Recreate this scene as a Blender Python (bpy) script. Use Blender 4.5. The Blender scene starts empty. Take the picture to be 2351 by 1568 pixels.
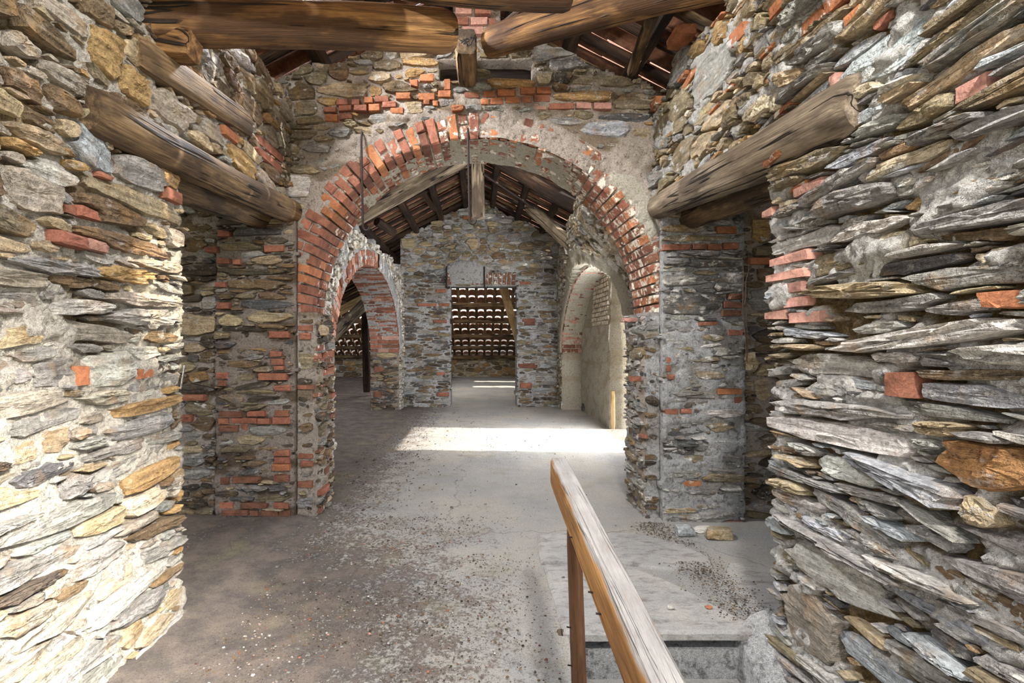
import bpy, math, random
import numpy as np
from mathutils import Vector, noise, Matrix

random.seed(7)
RNG = np.random.default_rng(11)
SC = bpy.context.scene
COL = SC.collection
F, CX, CY, CH = 1110.0, 1100.0, 784.0, 1.2      # focal length in px, vanishing point, camera height over the upper floor

# ------------------------------------------------------------------ camera, sky, sun, lamps, exposure
cam = bpy.data.cameras.new('camera'); camo = bpy.data.objects.new('camera', cam); COL.objects.link(camo)
cam.sensor_width = 36.0; cam.lens = F / 2351 * 36.0; cam.shift_x = (1175.5 - CX) / 2351; cam.clip_start = 0.02
camo.location = (0, 0, CH); camo.rotation_euler = (math.pi / 2, 0, 0)
SC.camera = camo
SC.view_settings.view_transform = 'Standard'; SC.view_settings.look = 'None'
SC.view_settings.gamma = 1.0; SC.view_settings.use_curve_mapping = False
SC.view_settings.exposure = 0.22
world = bpy.data.worlds.new('sky'); SC.world = world; world.use_nodes = True
wn = world.node_tree; wn.nodes.clear()
wo = wn.nodes.new('ShaderNodeOutputWorld'); wb = wn.nodes.new('ShaderNodeBackground'); sky = wn.nodes.new('ShaderNodeTexSky')
sky.sky_type = 'NISHITA'; sky.sun_disc = False; sky.sun_elevation = math.radians(38); sky.sun_rotation = math.radians(90)
sky.air_density = 1.0; sky.dust_density = 2.0; sky.ozone_density = 1.0
hsv = wn.nodes.new('ShaderNodeHueSaturation'); hsv.inputs['Saturation'].default_value = 0.35
wn.links.new(sky.outputs[0], hsv.inputs['Color']); wn.links.new(hsv.outputs[0], wb.inputs['Color'])
wb.inputs['Strength'].default_value = 0.36
wn.links.new(wb.outputs[0], wo.inputs['Surface'])

def aim(o, d):
    o.rotation_euler = Vector(d).to_track_quat('-Z', 'Y').to_euler()

sl = bpy.data.lights.new('sun', 'SUN'); sl.energy = 11.0; sl.angle = math.radians(0.6); sl.color = (1.0, 0.93, 0.82)
so = bpy.data.objects.new('sun', sl); COL.objects.link(so); so.location = (8, 6, 6); aim(so, (-1.0, 0.05, -0.665))

def area(name, loc, d, sx, sy, energy, color, spread=180):
    l = bpy.data.lights.new(name, 'AREA'); l.shape = 'RECTANGLE'; l.size = sx; l.size_y = sy; l.energy = energy; l.color = color
    l.spread = math.radians(spread)
    o = bpy.data.objects.new(name, l); COL.objects.link(o); o.location = loc; aim(o, d); return o
area('skylight_lamp', (0.50, 0.12, 2.95), (0.0, 0.62, -0.75), 0.2, 0.2, 92, (1.0, 0.97, 0.93))
area('stair_window_lamp', (0.95, -0.5, 2.3), (-2.24, 1.75, -2.15), 0.35, 0.35, 30, (1.0, 0.95, 0.86), 36)
area('upper_left_fill', (-1.1, 2.72, 3.22), (1.0, -0.5, -0.74), 0.22, 0.22, 85, (0.98, 0.98, 1.0), 150)  # added lamp under the closed roof, rakes the right wall from above
area('bay_fill_lamp', (0.5, 3.72, 3.24), (-0.1, 1, -0.1), 0.7, 0.15, 34, (1.0, 0.97, 0.92), 130)  # added lamp hidden behind the arch wall, brightens bay and truss
area('left_aisle_fill', (-4.2, 3.0, 1.9), (1, 0.25, -0.25), 1.6, 1.0, 60, (1.0, 0.93, 0.82))  # added area lamp for the left aisle, no window is built there
area('right_door_glow', (1.78, 5.9, 1.1), (-1, 0, 0.05), 1.3, 1.7, 110, (0.97, 0.98, 1.0))
area('rear_fill_lamp', (-0.2, -1.6, 1.3), (0, 1, 0.0), 1.4, 1.8, 34, (1.0, 0.95, 0.88))  # added fill lamp behind the camera, the rear has no doorway
area('far_room_gap', (-1.0, 11.5, 2.5), (0, 0.15, -1), 3.0, 1.2, 60, (1.0, 0.96, 0.9))
area('left_gallery_gap', (-3.4, 8.0, 2.2), (0.2, 0, -1), 1.6, 4.0, 60, (0.95, 0.97, 1.0))

sp_ = bpy.data.lights.new('roof_chink_beam', 'SPOT'); sp_.energy = 800; sp_.color = (1.0, .88, .66); sp_.spot_size = math.radians(11); sp_.spot_blend = .7; sp_.shadow_soft_size = .03
o = bpy.data.objects.new('roof_chink_beam', sp_); COL.objects.link(o); o.location = (.2, 1.7, 3.2); aim(o, (-1.49, .28, -1.82))

# ------------------------------------------------------------------ node materials
def nmat(name):
    m = bpy.data.materials.new(name); m.use_nodes = True
    nt = m.node_tree; b = nt.nodes['Principled BSDF']
    return m, nt, b
def N(nt, t, **kw):
    n = nt.nodes.new(t)
    for k, v in kw.items(): setattr(n, k, v)
    return n
def attr(nt, name):
    return N(nt, 'ShaderNodeAttribute', attribute_name=name)
def vscale(nt, src, s):
    m = N(nt, 'ShaderNodeMapping'); m.inputs['Scale'].default_value = s; nt.links.new(src, m.inputs['Vector']); return m.outputs[0]
def ntex(nt, vec, scale, detail=4, rough=.6):
    n = N(nt, 'ShaderNodeTexNoise'); n.inputs['Scale'].default_value = scale; n.inputs['Detail'].default_value = detail
    n.inputs['Roughness'].default_value = rough; nt.links.new(vec, n.inputs['Vector']); return n.outputs['Fac']
def ramp(nt, fac, stops):
    r = N(nt, 'ShaderNodeValToRGB'); e = r.color_ramp.elements
    while len(e) > 1: e.remove(e[0])
    e[0].position = stops[0][0]; e[0].color = tuple(stops[0][1]) + (1,)
    for p, c in stops[1:]:
        k = e.new(p); k.color = tuple(c) + (1,)
    nt.links.new(fac, r.inputs[0]); return r.outputs[0]
def g(v): return (v, v, v)
def mix(nt, fac, a, b, mode='MIX'):
    m = N(nt, 'ShaderNodeMix', data_type='RGBA', blend_type=mode)
    for s, v in ((m.inputs[0], fac), (m.inputs[6], a), (m.inputs[7], b)):
        if isinstance(v, (int, float)): s.default_value = v
        elif isinstance(v, tuple): s.default_value = v + (1,)
        else: nt.links.new(v, s)
    return m.outputs[2]
def math_(nt, op, a, b=0.0, clamp=False):
    m = N(nt, 'ShaderNodeMath', operation=op); m.use_clamp = clamp
    for s, v in ((m.inputs[0], a), (m.inputs[1], b)):
        if isinstance(v, (int, float)): s.default_value = v
        else: nt.links.new(v, s)
    return m.outputs[0]
def bump(nt, b, h, dist, strength=1.0, prev=None):
    n = N(nt, 'ShaderNodeBump'); n.inputs['Distance'].default_value = dist; n.inputs['Strength'].default_value = strength
    nt.links.new(h, n.inputs['Height'])
    if prev is not None: nt.links.new(prev, n.inputs['Normal'])
    nt.links.new(n.outputs[0], b.inputs['Normal']); return n.outputs[0]

def stone_material(name, sv, layer, limewash):
    m, nt, b = nmat(name)
    t = attr(nt, 'tint'); gr = attr(nt, 'grain').outputs['Vector']
    lay = ntex(nt, vscale(nt, gr, (5, 46, 30)), 1.0, 5, .65)
    blot = ntex(nt, gr, 9.0, 5, .6)
    fine = ntex(nt, gr, 70.0, 4, .7)
    k = math_(nt, 'MULTIPLY', ramp(nt, lay, [(.3, g(.45)), (.5, g(1.0)), (.72, g(1.6))]), ramp(nt, fine, [(.3, g(.62)), (.7, g(1.34))]))
    c = mix(nt, 1.0, t.outputs['Color'], k, 'MULTIPLY')
    stain = ramp(nt, blot, [(.54, g(0)), (.72, g(.55))])
    c = mix(nt, stain, c, (.30, .17, .06))
    pale = ramp(nt, ntex(nt, gr, 14.0, 6, .7), [(.58, g(0)), (.66, g(.45))])
    c = mix(nt, pale, c, (.50, .48, .44))
    wn_ = ntex(nt, vscale(nt, gr, (1, 1.6, 1)), 11.0, 6, .68)
    thr = math_(nt, 'SUBTRACT', 0.80, math_(nt, 'MULTIPLY', t.outputs['Alpha'], 0.5))
    wf = math_(nt, 'MULTIPLY', math_(nt, 'SUBTRACT', wn_, thr), 14.0, True)
    c = mix(nt, wf, c, limewash)
    nt.links.new(c, b.inputs['Base Color']); b.inputs['Roughness'].default_value = .82; b.inputs['Specular IOR Level'].default_value = .25
    p = bump(nt, b, lay, layer)
    p = bump(nt, b, blot, .03, 1.0, p)
    p = bump(nt, b, fine, .007, 1.0, p)
    bump(nt, b, wf, .006, .7, p)
    return m
STONE = stone_material('schist_stone', 1, .020, (.60, .57, .52))
BRICK = None
def brick_material():
    m, nt, b = nmat('fired_brick')
    t = attr(nt, 'tint'); gr = attr(nt, 'grain').outputs['Vector']
    blot = ntex(nt, gr, 14.0, 5, .65); fine = ntex(nt, gr, 90.0, 4, .7)
    k = math_(nt, 'MULTIPLY', ramp(nt, blot, [(.3, g(.6)), (.7, g(1.3))]), ramp(nt, fine, [(.3, g(.75)), (.7, g(1.2))]))
    c = mix(nt, 1.0, t.outputs['Color'], k, 'MULTIPLY')
    wn_ = ntex(nt, gr, 16.0, 6, .68)
    thr = math_(nt, 'SUBTRACT', 0.76, math_(nt, 'MULTIPLY', t.outputs['Alpha'], 0.52))
    wf = math_(nt, 'MULTIPLY', math_(nt, 'SUBTRACT', wn_, thr), 14.0, True)
    c = mix(nt, wf, c, (.66, .60, .50))
    nt.links.new(c, b.inputs['Base Color']); b.inputs['Roughness'].default_value = .88; b.inputs['Specular IOR Level'].default_value = .15
    p = bump(nt, b, blot, .008); p = bump(nt, b, fine, .003, 1.0, p); bump(nt, b, wf, .003, .7, p)
    return m
BRICK = brick_material()
def mortar_material(name, lime, earth, dark, bias):
    m, nt, b = nmat(name)
    co = N(nt, 'ShaderNodeNewGeometry').outputs['Position']
    mid = ntex(nt, co, 26.0, 6, .7); fine = ntex(nt, co, 95.0, 4, .75)
    ef = math_(nt, 'ADD', attr(nt, 'earth').outputs['Fac'], math_(nt, 'MULTIPLY', math_(nt, 'SUBTRACT', mid, .5), 1.3), True)
    c = mix(nt, ef, lime, earth)
    c = mix(nt, ramp(nt, mid, [(bias - .22, g(.8)), (bias - .09, g(0))]), c, dark)
    c = mix(nt, 1.0, c, ramp(nt, fine, [(.3, g(.6)), (.7, g(1.25))]), 'MULTIPLY')
    nt.links.new(c, b.inputs['Base Color']); b.inputs['Roughness'].default_value = .95; b.inputs['Specular IOR Level'].default_value = .1
    p = bump(nt, b, mid, .045); bump(nt, b, fine, .012, 1.0, p)
    return m
MORTAR_L = mortar_material('lime_mortar_warm', (.66, .61, .53), (.26, .19, .11), (.12, .085, .05), .52)
MORTAR_R = mortar_material('lime_mortar_pale', (.66, .64, .60), (.20, .135, .06), (.10, .065, .035), .50)
MORTAR_B = mortar_material('lime_mortar_pink', (.56, .48, .41), (.32, .25, .18), (.11, .085, .06), .55)
MORTAR_G = mortar_material('lime_mortar_grey', (.56, .56, .56), (.45, .42, .38), (.16, .15, .14), .58)
MORTAR_D = mortar_material('lime_mortar_dark', (.40, .335, .285), (.17, .125, .09), (.05, .04, .03), .55)
PLASTER = mortar_material('lime_plaster', (.66, .61, .50), (.58, .50, .38), (.36, .31, .23), .55)

def wood_material(name, c0, c1, c2, crack=.0):
    m, nt, b = nmat(name)
    gr = attr(nt, 'grain').outputs['Vector']
    rings = ntex(nt, vscale(nt, gr, (1.3, 34, 34)), 1.0, 7, .68)
    fibre = ntex(nt, vscale(nt, gr, (6, 120, 120)), 1.0, 3, .7)
    blot = ntex(nt, vscale(nt, gr, (2.2, 7, 7)), 1.0, 4, .6)
    c = ramp(nt, rings, [(.3, c0), (.5, c1), (.68, c2)])
    c = mix(nt, ramp(nt, blot, [(.42, g(.9)), (.54, g(0))]), c, c0)
    c = mix(nt, 1.0, c, ramp(nt, fibre, [(.3, g(.65)), (.7, g(1.25))]), 'MULTIPLY')
    ck = ntex(nt, vscale(nt, gr, (.5, 11, 11)), 1.0, 3, .5)
    line = ramp(nt, math_(nt, 'ABSOLUTE', math_(nt, 'SUBTRACT', ck, .5)), [(.0, g(1)), (.010, g(.9)), (.02, g(0))])
    line = math_(nt, 'MULTIPLY', line, ramp(nt, ntex(nt, vscale(nt, gr, (2.5, 5, 5)), 1.0, 2), [(.44, g(0)), (.50, g(crack))]))
    c = mix(nt, line, c, (.012, .008, .005))
    nt.links.new(c, b.inputs['Base Color']); b.inputs['Roughness'].default_value = .72; b.inputs['Specular IOR Level'].default_value = .3
    p = bump(nt, b, rings, .012); p = bump(nt, b, fibre, .003, 1.0, p); bump(nt, b, math_(nt, 'SUBTRACT', 1.0, line), .012, 1.0, p)
    return m
W_AMBER = wood_material('old_amber_timber', (.05, .022, .008), (.21, .105, .036), (.42, .235, .09), 1)
W_BROWN = wood_material('weathered_brown_timber', (.05, .03, .016), (.17, .105, .05), (.34, .225, .115), 1)
W_GREY = wood_material('weathered_grey_timber', (.08, .058, .04), (.25, .195, .135), (.42, .35, .255), 1)
W_DARK = wood_material('dark_rafter_timber', (.016, .009, .006), (.05, .026, .014), (.11, .06, .03), .6)
W_PALE = wood_material('pale_new_timber', (.42, .27, .12), (.60, .42, .22), (.72, .55, .34), .5)
W_POST = wood_material('planed_brown_post', (.07, .03, .014), (.14, .065, .03), (.20, .10, .05), .4)
W_TEAK = wood_material('varnished_rail_side', (.25, .115, .035), (.42, .21, .065), (.52, .28, .10), .3)
def rail_material():
    m = W_TEAK.copy(); m.name = 'worn_handrail'
    nt = m.node_tree; b = nt.nodes['Principled BSDF']
    src = b.inputs['Base Color'].links[0].from_socket
    gr = attr(nt, 'grain').outputs['Vector']; sep = N(nt, 'ShaderNodeSeparateXYZ'); nt.links.new(gr, sep.inputs[0])
    w = ntex(nt, vscale(nt, gr, (7, 30, 30)), 1.0, 5, .65)
    topz = math_(nt, 'ADD', sep.outputs['Z'], math_(nt, 'MULTIPLY', math_(nt, 'SUBTRACT', w, .5), .035))
    f = ramp(nt, topz, [(.046, g(0)), (.053, g(.95))])
    c = mix(nt, f, src, mix(nt, ramp(nt, w, [(.3, g(0)), (.66, g(1))]), (.23, .222, .218), (.39, .375, .36)))
    nt.links.new(c, b.inputs['Base Color']); return m
W_RAIL = rail_material()
def plain(name, c, rough, metal=0.0, nscale=40):
    m, nt, b = nmat(name)
    co = N(nt, 'ShaderNodeNewGeometry').outputs['Position']; f = ntex(nt, co, nscale, 4, .7)
    nt.links.new(mix(nt, 1.0, c, ramp(nt, f, [(.3, g(.6)), (.7, g(1.3))]), 'MULTIPLY'), b.inputs['Base Color'])
    b.inputs['Roughness'].default_value = rough; b.inputs['Metallic'].default_value = metal
    bump(nt, b, f, .002); return m
IRON = plain('rusty_iron', (.022, .012, .009), .7, .3)
WIRE = plain('rusted_wire', (.12, .07, .045), .7, .2)
ALU = plain('bright_aluminium', (.75, .77, .80), .25, 1.0)
def tile_material():
    m, nt, b = nmat('terracotta_roof_tile')
    co = N(nt, 'ShaderNodeNewGeometry').outputs['Position']; f = ntex(nt, co, 14, 5, .7)
    nt.links.new(ramp(nt, f, [(.3, (.10, .04, .022)), (.55, (.24, .10, .05)), (.75, (.42, .22, .12))]), b.inputs['Base Color'])
    b.inputs['Roughness'].default_value = .55
    bump(nt, b, f, .006); return m
TILE = tile_material()
def concrete_material():
    m, nt, b = nmat('dusty_concrete_floor')
    co = N(nt, 'ShaderNodeNewGeometry').outputs['Position']; sep = N(nt, 'ShaderNodeSeparateXYZ'); nt.links.new(co, sep.inputs[0])
    X, Y = sep.outputs['X'], sep.outputs['Y']
    big = ntex(nt, co, 1.6, 5, .62); mid = ntex(nt, co, 7.0, 7, .72); fine = ntex(nt, co, 45.0, 6, .78); grit = ntex(nt, co, 160.0, 3, .8)
    c = mix(nt, ramp(nt, big, [(.35, g(0)), (.65, g(1))]), (.48, .45, .395), (.37, .37, .365))
    # debris grows towards the left wall and into the front bay, fades out on the swept slab behind the arch
    left = N(nt, 'ShaderNodeMapRange'); left.inputs[1].default_value = .55; left.inputs[2].default_value = -1.1; nt.links.new(X, left.inputs[0])
    front = N(nt, 'ShaderNodeMapRange'); front.inputs[1].default_value = 3.9; front.inputs[2].default_value = 2.3; nt.links.new(Y, front.inputs[0])
    ll = N(nt, 'ShaderNodeMapRange'); ll.inputs[1].default_value = -.35; ll.inputs[2].default_value = -1.3; nt.links.new(X, ll.inputs[0])
    dens = math_(nt, 'MAXIMUM', math_(nt, 'MULTIPLY', left.outputs[0], math_(nt, 'MULTIPLY', front.outputs[0], 1.15)), math_(nt, 'MULTIPLY', ll.outputs[0], .95))
    dens = math_(nt, 'ADD', dens, .24)
    mm = math_(nt, 'ADD', math_(nt, 'MULTIPLY', mid, .42), math_(nt, 'MULTIPLY', fine, .58))
    thr = math_(nt, 'SUBTRACT', .645, math_(nt, 'MULTIPLY', dens, .26))
    d = math_(nt, 'MULTIPLY', math_(nt, 'SUBTRACT', mm, thr), 12.0, True)
    dirt = mix(nt, ramp(nt, mid, [(.4, g(0)), (.6, g(1))]), (.055, .043, .038), (.16, .12, .10))
    c = mix(nt, math_(nt, 'MULTIPLY', d, .85), c, dirt)
    moss = ramp(nt, ntex(nt, co, 3.1, 4, .6), [(.55, g(0)), (.7, g(.4))])
    c = mix(nt, moss, c, (.28, .25, .15))
    sp = ramp(nt, grit, [(.30, (.22, .18, .16)), (.44, g(.95)), (.60, g(1.05)), (.70, g(1.6))])
    c = mix(nt, .8, c, sp, 'MULTIPLY')
    # long settlement cracks
    wv = N(nt, 'ShaderNodeTexVoronoi', feature='DISTANCE_TO_EDGE'); wv.inputs['Scale'].default_value = .55
    dist = N(nt, 'ShaderNodeVectorMath', operation='ADD'); nz = N(nt, 'ShaderNodeTexNoise'); nz.inputs['Scale'].default_value = 4.0; nz.inputs['Detail'].default_value = 6
    nt.links.new(co, nz.inputs['Vector']); sc_ = N(nt, 'ShaderNodeVectorMath', operation='SCALE'); sc_.inputs['Scale'].default_value = .35
    nt.links.new(nz.outputs['Color'], sc_.inputs[0]); nt.links.new(co, dist.inputs[0]); nt.links.new(sc_.outputs[0], dist.inputs[1]); nt.links.new(dist.outputs[0], wv.inputs['Vector'])
    cr = ramp(nt, wv.outputs['Distance'], [(0, g(.5)), (.003, g(0))])
    c = mix(nt, cr, c, (.10, .085, .07))
    nt.links.new(c, b.inputs['Base Color']); b.inputs['Roughness'].default_value = .92; b.inputs['Specular IOR Level'].default_value = .2
    p = bump(nt, b, mid, .02); p = bump(nt, b, fine, .012, 1.0, p); bump(nt, b, grit, .003, 1.0, p)
    return m
CONCRETE = concrete_material()
def flag_material():
    m, nt, b = nmat('grey_flagstone')
    co = N(nt, 'ShaderNodeNewGeometry').outputs['Position']
    big = ntex(nt, co, 3.0, 5, .6); mid = ntex(nt, vscale(nt, co, (9, 22, 9)), 1.0, 6, .7); grit = ntex(nt, co, 140.0, 4, .8)
    c = mix(nt, ramp(nt, big, [(.35, g(0)), (.65, g(1))]), (.27, .27, .27), (.37, .355, .325))
    c = mix(nt, ramp(nt, mid, [(.50, g(0)), (.66, g(.75))]), c, (.13, .11, .10))
    c = mix(nt, .8, c, ramp(nt, grit, [(.28, g(.45)), (.42, g(1)), (.7, g(1.35))]), 'MULTIPLY')
    nt.links.new(c, b.inputs['Base Color']); b.inputs['Roughness'].default_value = .9
    p = bump(nt, b, mid, .012); bump(nt, b, grit, .003, 1.0, p)
    return m
FLAG = flag_material()
def ground_material():
    m, nt, b = nmat('dry_ground'); co = N(nt, 'ShaderNodeNewGeometry').outputs['Position']
    nt.links.new(ramp(nt, ntex(nt, co, 2.0, 6, .7), [(.3, (.16, .17, .07)), (.7, (.45, .40, .28))]), b.inputs['Base Color'])
    b.inputs['Roughness'].default_value = .95; return m
GROUND = ground_material()

# ------------------------------------------------------------------ mesh helpers
def obj(name, verts, faces, mat, parent=None, tint=None, grain=None, smooth=False, sharp=None, loc=None, kind=None):
    me = bpy.data.meshes.new(name)
    V = np.asarray(verts, dtype=float)
    if loc is not None: V = V - np.asarray(loc, dtype=float)
    me.from_pydata(V.tolist(), [], faces)
    n = len(V)
    if tint is not None:
        a = me.attributes.new('tint', 'FLOAT_COLOR', 'POINT')
        t = np.asarray(tint, dtype=np.float32)
        if t.ndim == 1: t = np.tile(t, (n, 1))
        a.data.foreach_set('color', t.ravel())
    if grain is not None:
        a = me.attributes.new('grain', 'FLOAT_VECTOR', 'POINT'); a.data.foreach_set('vector', np.asarray(grain, dtype=np.float32).ravel())
    if smooth:
        me.polygons.foreach_set('use_smooth', [True] * len(me.polygons))
        if sharp: me.set_sharp_from_angle(angle=math.radians(sharp))
    me.materials.append(mat); me.update()
    o = bpy.data.objects.new(name, me); COL.objects.link(o)
    if loc is not None: o.location = loc
    if parent is not None: o.parent = parent
    if kind: o['kind'] = kind
    return o
def tag(o, label, cat, group=None):
    o['label'] = label; o['category'] = cat
    if group: o['group'] = group
    return o
def empty(name, loc=(0, 0, 0)):
    o = bpy.data.objects.new(name, None); COL.objects.link(o); o.location = loc; o.empty_display_size = .05; return o
def parent_keep(o, p):
    o.parent = p
    o.location = Vector(o.location) - Vector(p.location)

class Frame:
    """A wall plane: origin, along, up, outward normal."""
    def __init__(s, O, U, V, Nn):
        s.O, s.U, s.V, s.N = (np.array(x, dtype=float) for x in (O, U, V, Nn))
        s.flip = np.dot(np.cross(s.U, s.V), s.N) < 0
    def pt(s, u, v, w):
        u, v, w = (np.asarray(x, dtype=float) for x in (u, v, w))
        return s.O + u[..., None] * s.U + v[..., None] * s.V + w[..., None] * s.N
    def px(s, px, py):
        d = np.array([(px - CX) / F, 1.0, (CY - py) / F]); c = np.array([0, 0, CH])
        t = np.dot(s.O - c, s.N) / np.dot(d, s.N); P = c + d * t - s.O
        return float(np.dot(P, s.U)), float(np.dot(P, s.V)), t
C = dict(grey=(.25, .24, .22), pale=(.44, .42, .385), blue=(.32, .335, .345), slate=(.095, .092, .09), olive=(.205, .165, .105),
         tan=(.36, .285, .18), ochre=(.34, .215, .095), brown=(.16, .11, .065), dark=(.075, .06, .045), cream=(.55, .47, .34), lilac=(.36, .345, .36), warm=(.29, .25, .20),
         B=(.26, .108, .07), Bo=(.36, .145, .07), Bp=(.42, .225, .175), Bd=(.17, .078, .052), rust=(.32, .17, .07))
def vary(c, k=.16):
    f = random.uniform(1 - k, 1 + k)
    return tuple(max(.01, x * f * random.uniform(.97, 1.03)) for x in c)

class Panel:
    """Rubble masonry on one wall plane: a mortar bed and one mesh for each stone or brick."""
    def __init__(s, name, frame, u0, u1, v0, v1, mask, mortar, res=.02, amp=.012, bulge=None, wash=.25, shape=None, bedmask=None, earth=.4, lift=.014):
        s.earth, s.lift = earth, lift
        s.shape, s.bedmask = shape, bedmask or mask
        s.name, s.f, s.b = name, frame, (u0, u1, v0, v1)
        s.mask, s.mortar, s.res, s.amp, s.bulge, s.wash = mask, mortar, res, amp, bulge, wash
        s.st = []                                       # u, v, a, b, rot, p, colour, isbrick, proud
        s.R = .012 if res < .03 else .02
        s.nu, s.nv = int((u1 - u0) / s.R) + 1, int((v1 - v0) / s.R) + 1
        uu = u0 + np.arange(s.nu) * s.R; vv = v0 + np.arange(s.nv) * s.R
        UU, VV = np.meshgrid(uu, vv, indexing='ij')
        s.occ = ~mask(UU, VV)
    def _stamp(s, u, v, a, b, rot, p, test=True, lim=.10, k=1.0):
        u0, u1, v0, v1 = s.b; R = s.R
        ext = math.hypot(a, b) if rot else max(a, b)
        ea = a * abs(math.cos(rot)) + b * abs(math.sin(rot)); eb = a * abs(math.sin(rot)) + b * abs(math.cos(rot))
        i0, i1 = int((u - ea - u0) / R), int((u + ea - u0) / R) + 2; j0, j1 = int((v - eb - v0) / R), int((v + eb - v0) / R) + 2
        if test and (i0 < 0 or j0 < 0 or i1 > s.nu or j1 > s.nv): return False
        i0, j0 = max(i0, 0), max(j0, 0); i1, j1 = min(i1, s.nu), min(j1, s.nv)
        if i1 <= i0 or j1 <= j0: return False
        du = (u0 + np.arange(i0, i1) * R - u)[:, None]; dv = (v0 + np.arange(j0, j1) * R - v)[None, :]
        c, sn = math.cos(rot), math.sin(rot)
        x = np.abs((du * c + dv * sn) / a); y = np.abs((-du * sn + dv * c) / b)
        ins = (x ** p + y ** p) < k
        sub = s.occ[i0:i1, j0:j1]
        n = ins.sum()
        if n == 0: return False
        if test and (sub & ins).sum() > lim * n: return False
        sub |= ins; return True
    def add(s, u, v, a, b, rot=0., p=2.6, col='grey', proud=None, wash=None):
        br = isinstance(col, str) and col[0] == 'B'
        c = vary(C[col]) if isinstance(col, str) else col
        if br: p = 7
        s.st.append((u, v, a, b, rot, p, c, br, proud if proud is not None else random.uniform(.006, .035), s.wash if wash is None else wash))
        s._stamp(u, v, a, b, rot, p, False)
    def px(s, rows):
        """hand-set stones: centre, width and height in photo pixels on this wall plane"""
        sx = abs(s.f.U[0]) > .5
        for r in rows:
            x, y, w, h, c = r[:5]; rot = math.radians(r[5]) if len(r) > 5 else 0.
            u, v, Y = s.f.px(x, y)
            if sx: a = .5 * w * Y / F
            else: a = .5 * w * Y * Y / (F * abs(s.f.O[0]))
            b = .5 * h * Y / F
            pr = r[6] if len(r) > 6 else (random.uniform(.018, .034) if r[4][0] == 'B' else None)
            s.add(u, v, a, b, rot, random.uniform(2.8, 5.0), c, pr, s.wash * .45 if c[0] == 'B' else None)
    def fill(s, tries, a0, a1, b0, b1, pal, rot=5., zone=None, wash=None, p=(2.3, 3.4), lim=.10, proud=None):
        u0, u1, v0, v1 = s.b; free = None
        for t in range(tries):
            if t % 120 == 0:
                free = np.argwhere(~s.occ)
                if len(free) == 0: return
            i, j = free[random.randrange(len(free))]
            u = u0 + i * s.R + random.uniform(-.5, .5) * s.R; v = v0 + j * s.R
            if s.occ[i, j] or (zone is not None and random.random() > zone(u, v)): continue
            b = random.uniform(b0, b1); a = max(b * 1.05, random.uniform(a0, a1))
            col = random.choice(pal(u, v) if callable(pal) else pal); br = col[0] == 'B'
            if br:
                b = min(b, random.uniform(.026, .031)); a = random.choice((.06, .115, .11)) * random.uniform(.9, 1.08)
            pp = 7 if br else random.uniform(*p); r = math.radians(random.gauss(0, rot * (.3 if br else 1)))
            if s._stamp(u, v, a, b, r, pp, True, lim):
                s.st.append((u, v, a, b, r, pp, vary(C[col]), br, random.uniform(*(proud or (.004, .032))), s.wash if wash is None else wash))
    def polys(s):
        st = s.st; n = len(st); A = np.array([[q[0], q[1], q[2], q[3], q[4], q[5]] for q in st])
        reach = np.maximum(A[:, 2], A[:, 3])
        out = []
        T = np.linspace(.55, 1.32, 18)
        u0, u1, v0, v1 = s.b
        for i in range(n):
            u, v, a, b, rot, p = A[i]; br = st[i][7]
            if br: K = 12; th = np.array([.06, .30, .55, math.pi - .55, math.pi - .30, math.pi - .06, math.pi + .06, math.pi + .30, math.pi + .55, -.55, -.30, -.06]); ang = True
            else:
                tiny = b < .014; big = a * b / max(.8, s.f.pt(np.array(u), np.array(v), np.array(0.))[1]) ** 2 > .0006
                M_ = random.choice((6, 7, 8, 9)); q_ = 1 if tiny else (3 if big else 2)
                tc = (np.arange(M_) + RNG.uniform(-.34, .34, M_)) * 2 * math.pi / M_ + random.uniform(0, 1)
                rc = (np.abs(np.cos(tc)) ** p + np.abs(np.sin(tc)) ** p) ** (-1 / p) * RNG.uniform(.86, 1.06, M_)
                qx, qy = np.cos(tc) * rc, np.sin(tc) * rc
                if a > 2.0 * b:                          # schist slabs thin out to one end
                    qy = qy * (1 - random.uniform(.1, .75) * np.clip(random.choice((-1, 1)) * qx, 0, 1))
                fx = [(qx[m] + (qx[(m + 1) % M_] - qx[m]) * e / q_, qy[m] + (qy[(m + 1) % M_] - qy[m]) * e / q_) for m in range(M_) for e in range(q_)]
                fx = np.array(fx); K = len(fx); fx = fx * (1 + RNG.uniform(-.035, .035, (K, 1)))
            if br:
                cx, sy = np.cos(th), np.sin(th)
                rr = 1 / np.maximum(np.abs(cx), np.abs(sy)); dx, dy = cx * rr, sy * rr
                dy = np.sign(dy) * np.minimum(1, np.abs(dy) * 2.2)
            else:
                dx, dy = fx[:, 0], fx[:, 1]
            tmax = 1.03 if br else 1.30
            ts = T[T <= tmax] if br else T
            X = np.outer(ts, dx) * a; Yl = np.outer(ts, dy) * b
            c, sn = math.cos(rot), math.sin(rot)
            PU = u + X * c - Yl * sn; PV = v + X * sn + Yl * c
            d2 = np.hypot(A[:, 0] - u, A[:, 1] - v); nb = np.where(d2 < (reach + reach[i]) * 1.45)[0]; nb = nb[nb != i]
            ok = np.ones(PU.shape, bool)
            if len(nb):
                q = A[nb]; DU = PU[None] - q[:, 0, None, None]; DV = PV[None] - q[:, 1, None, None]
                cc, ss = np.cos(q[:, 4])[:, None, None], np.sin(q[:, 4])[:, None, None]
                xx = np.abs(DU * cc + DV * ss) / q[:, 2, None, None]; yy = np.abs(-DU * ss + DV * cc) / q[:, 3, None, None]
                pp = q[:, 5, None, None]
                dj = ((xx ** pp + yy ** pp) ** (1 / pp)).min(0)
                ok &= dj > ts[:, None]
            mk = s.mask(PU, PV); ok &= mk | (ts[:, None] < .7)
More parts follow.
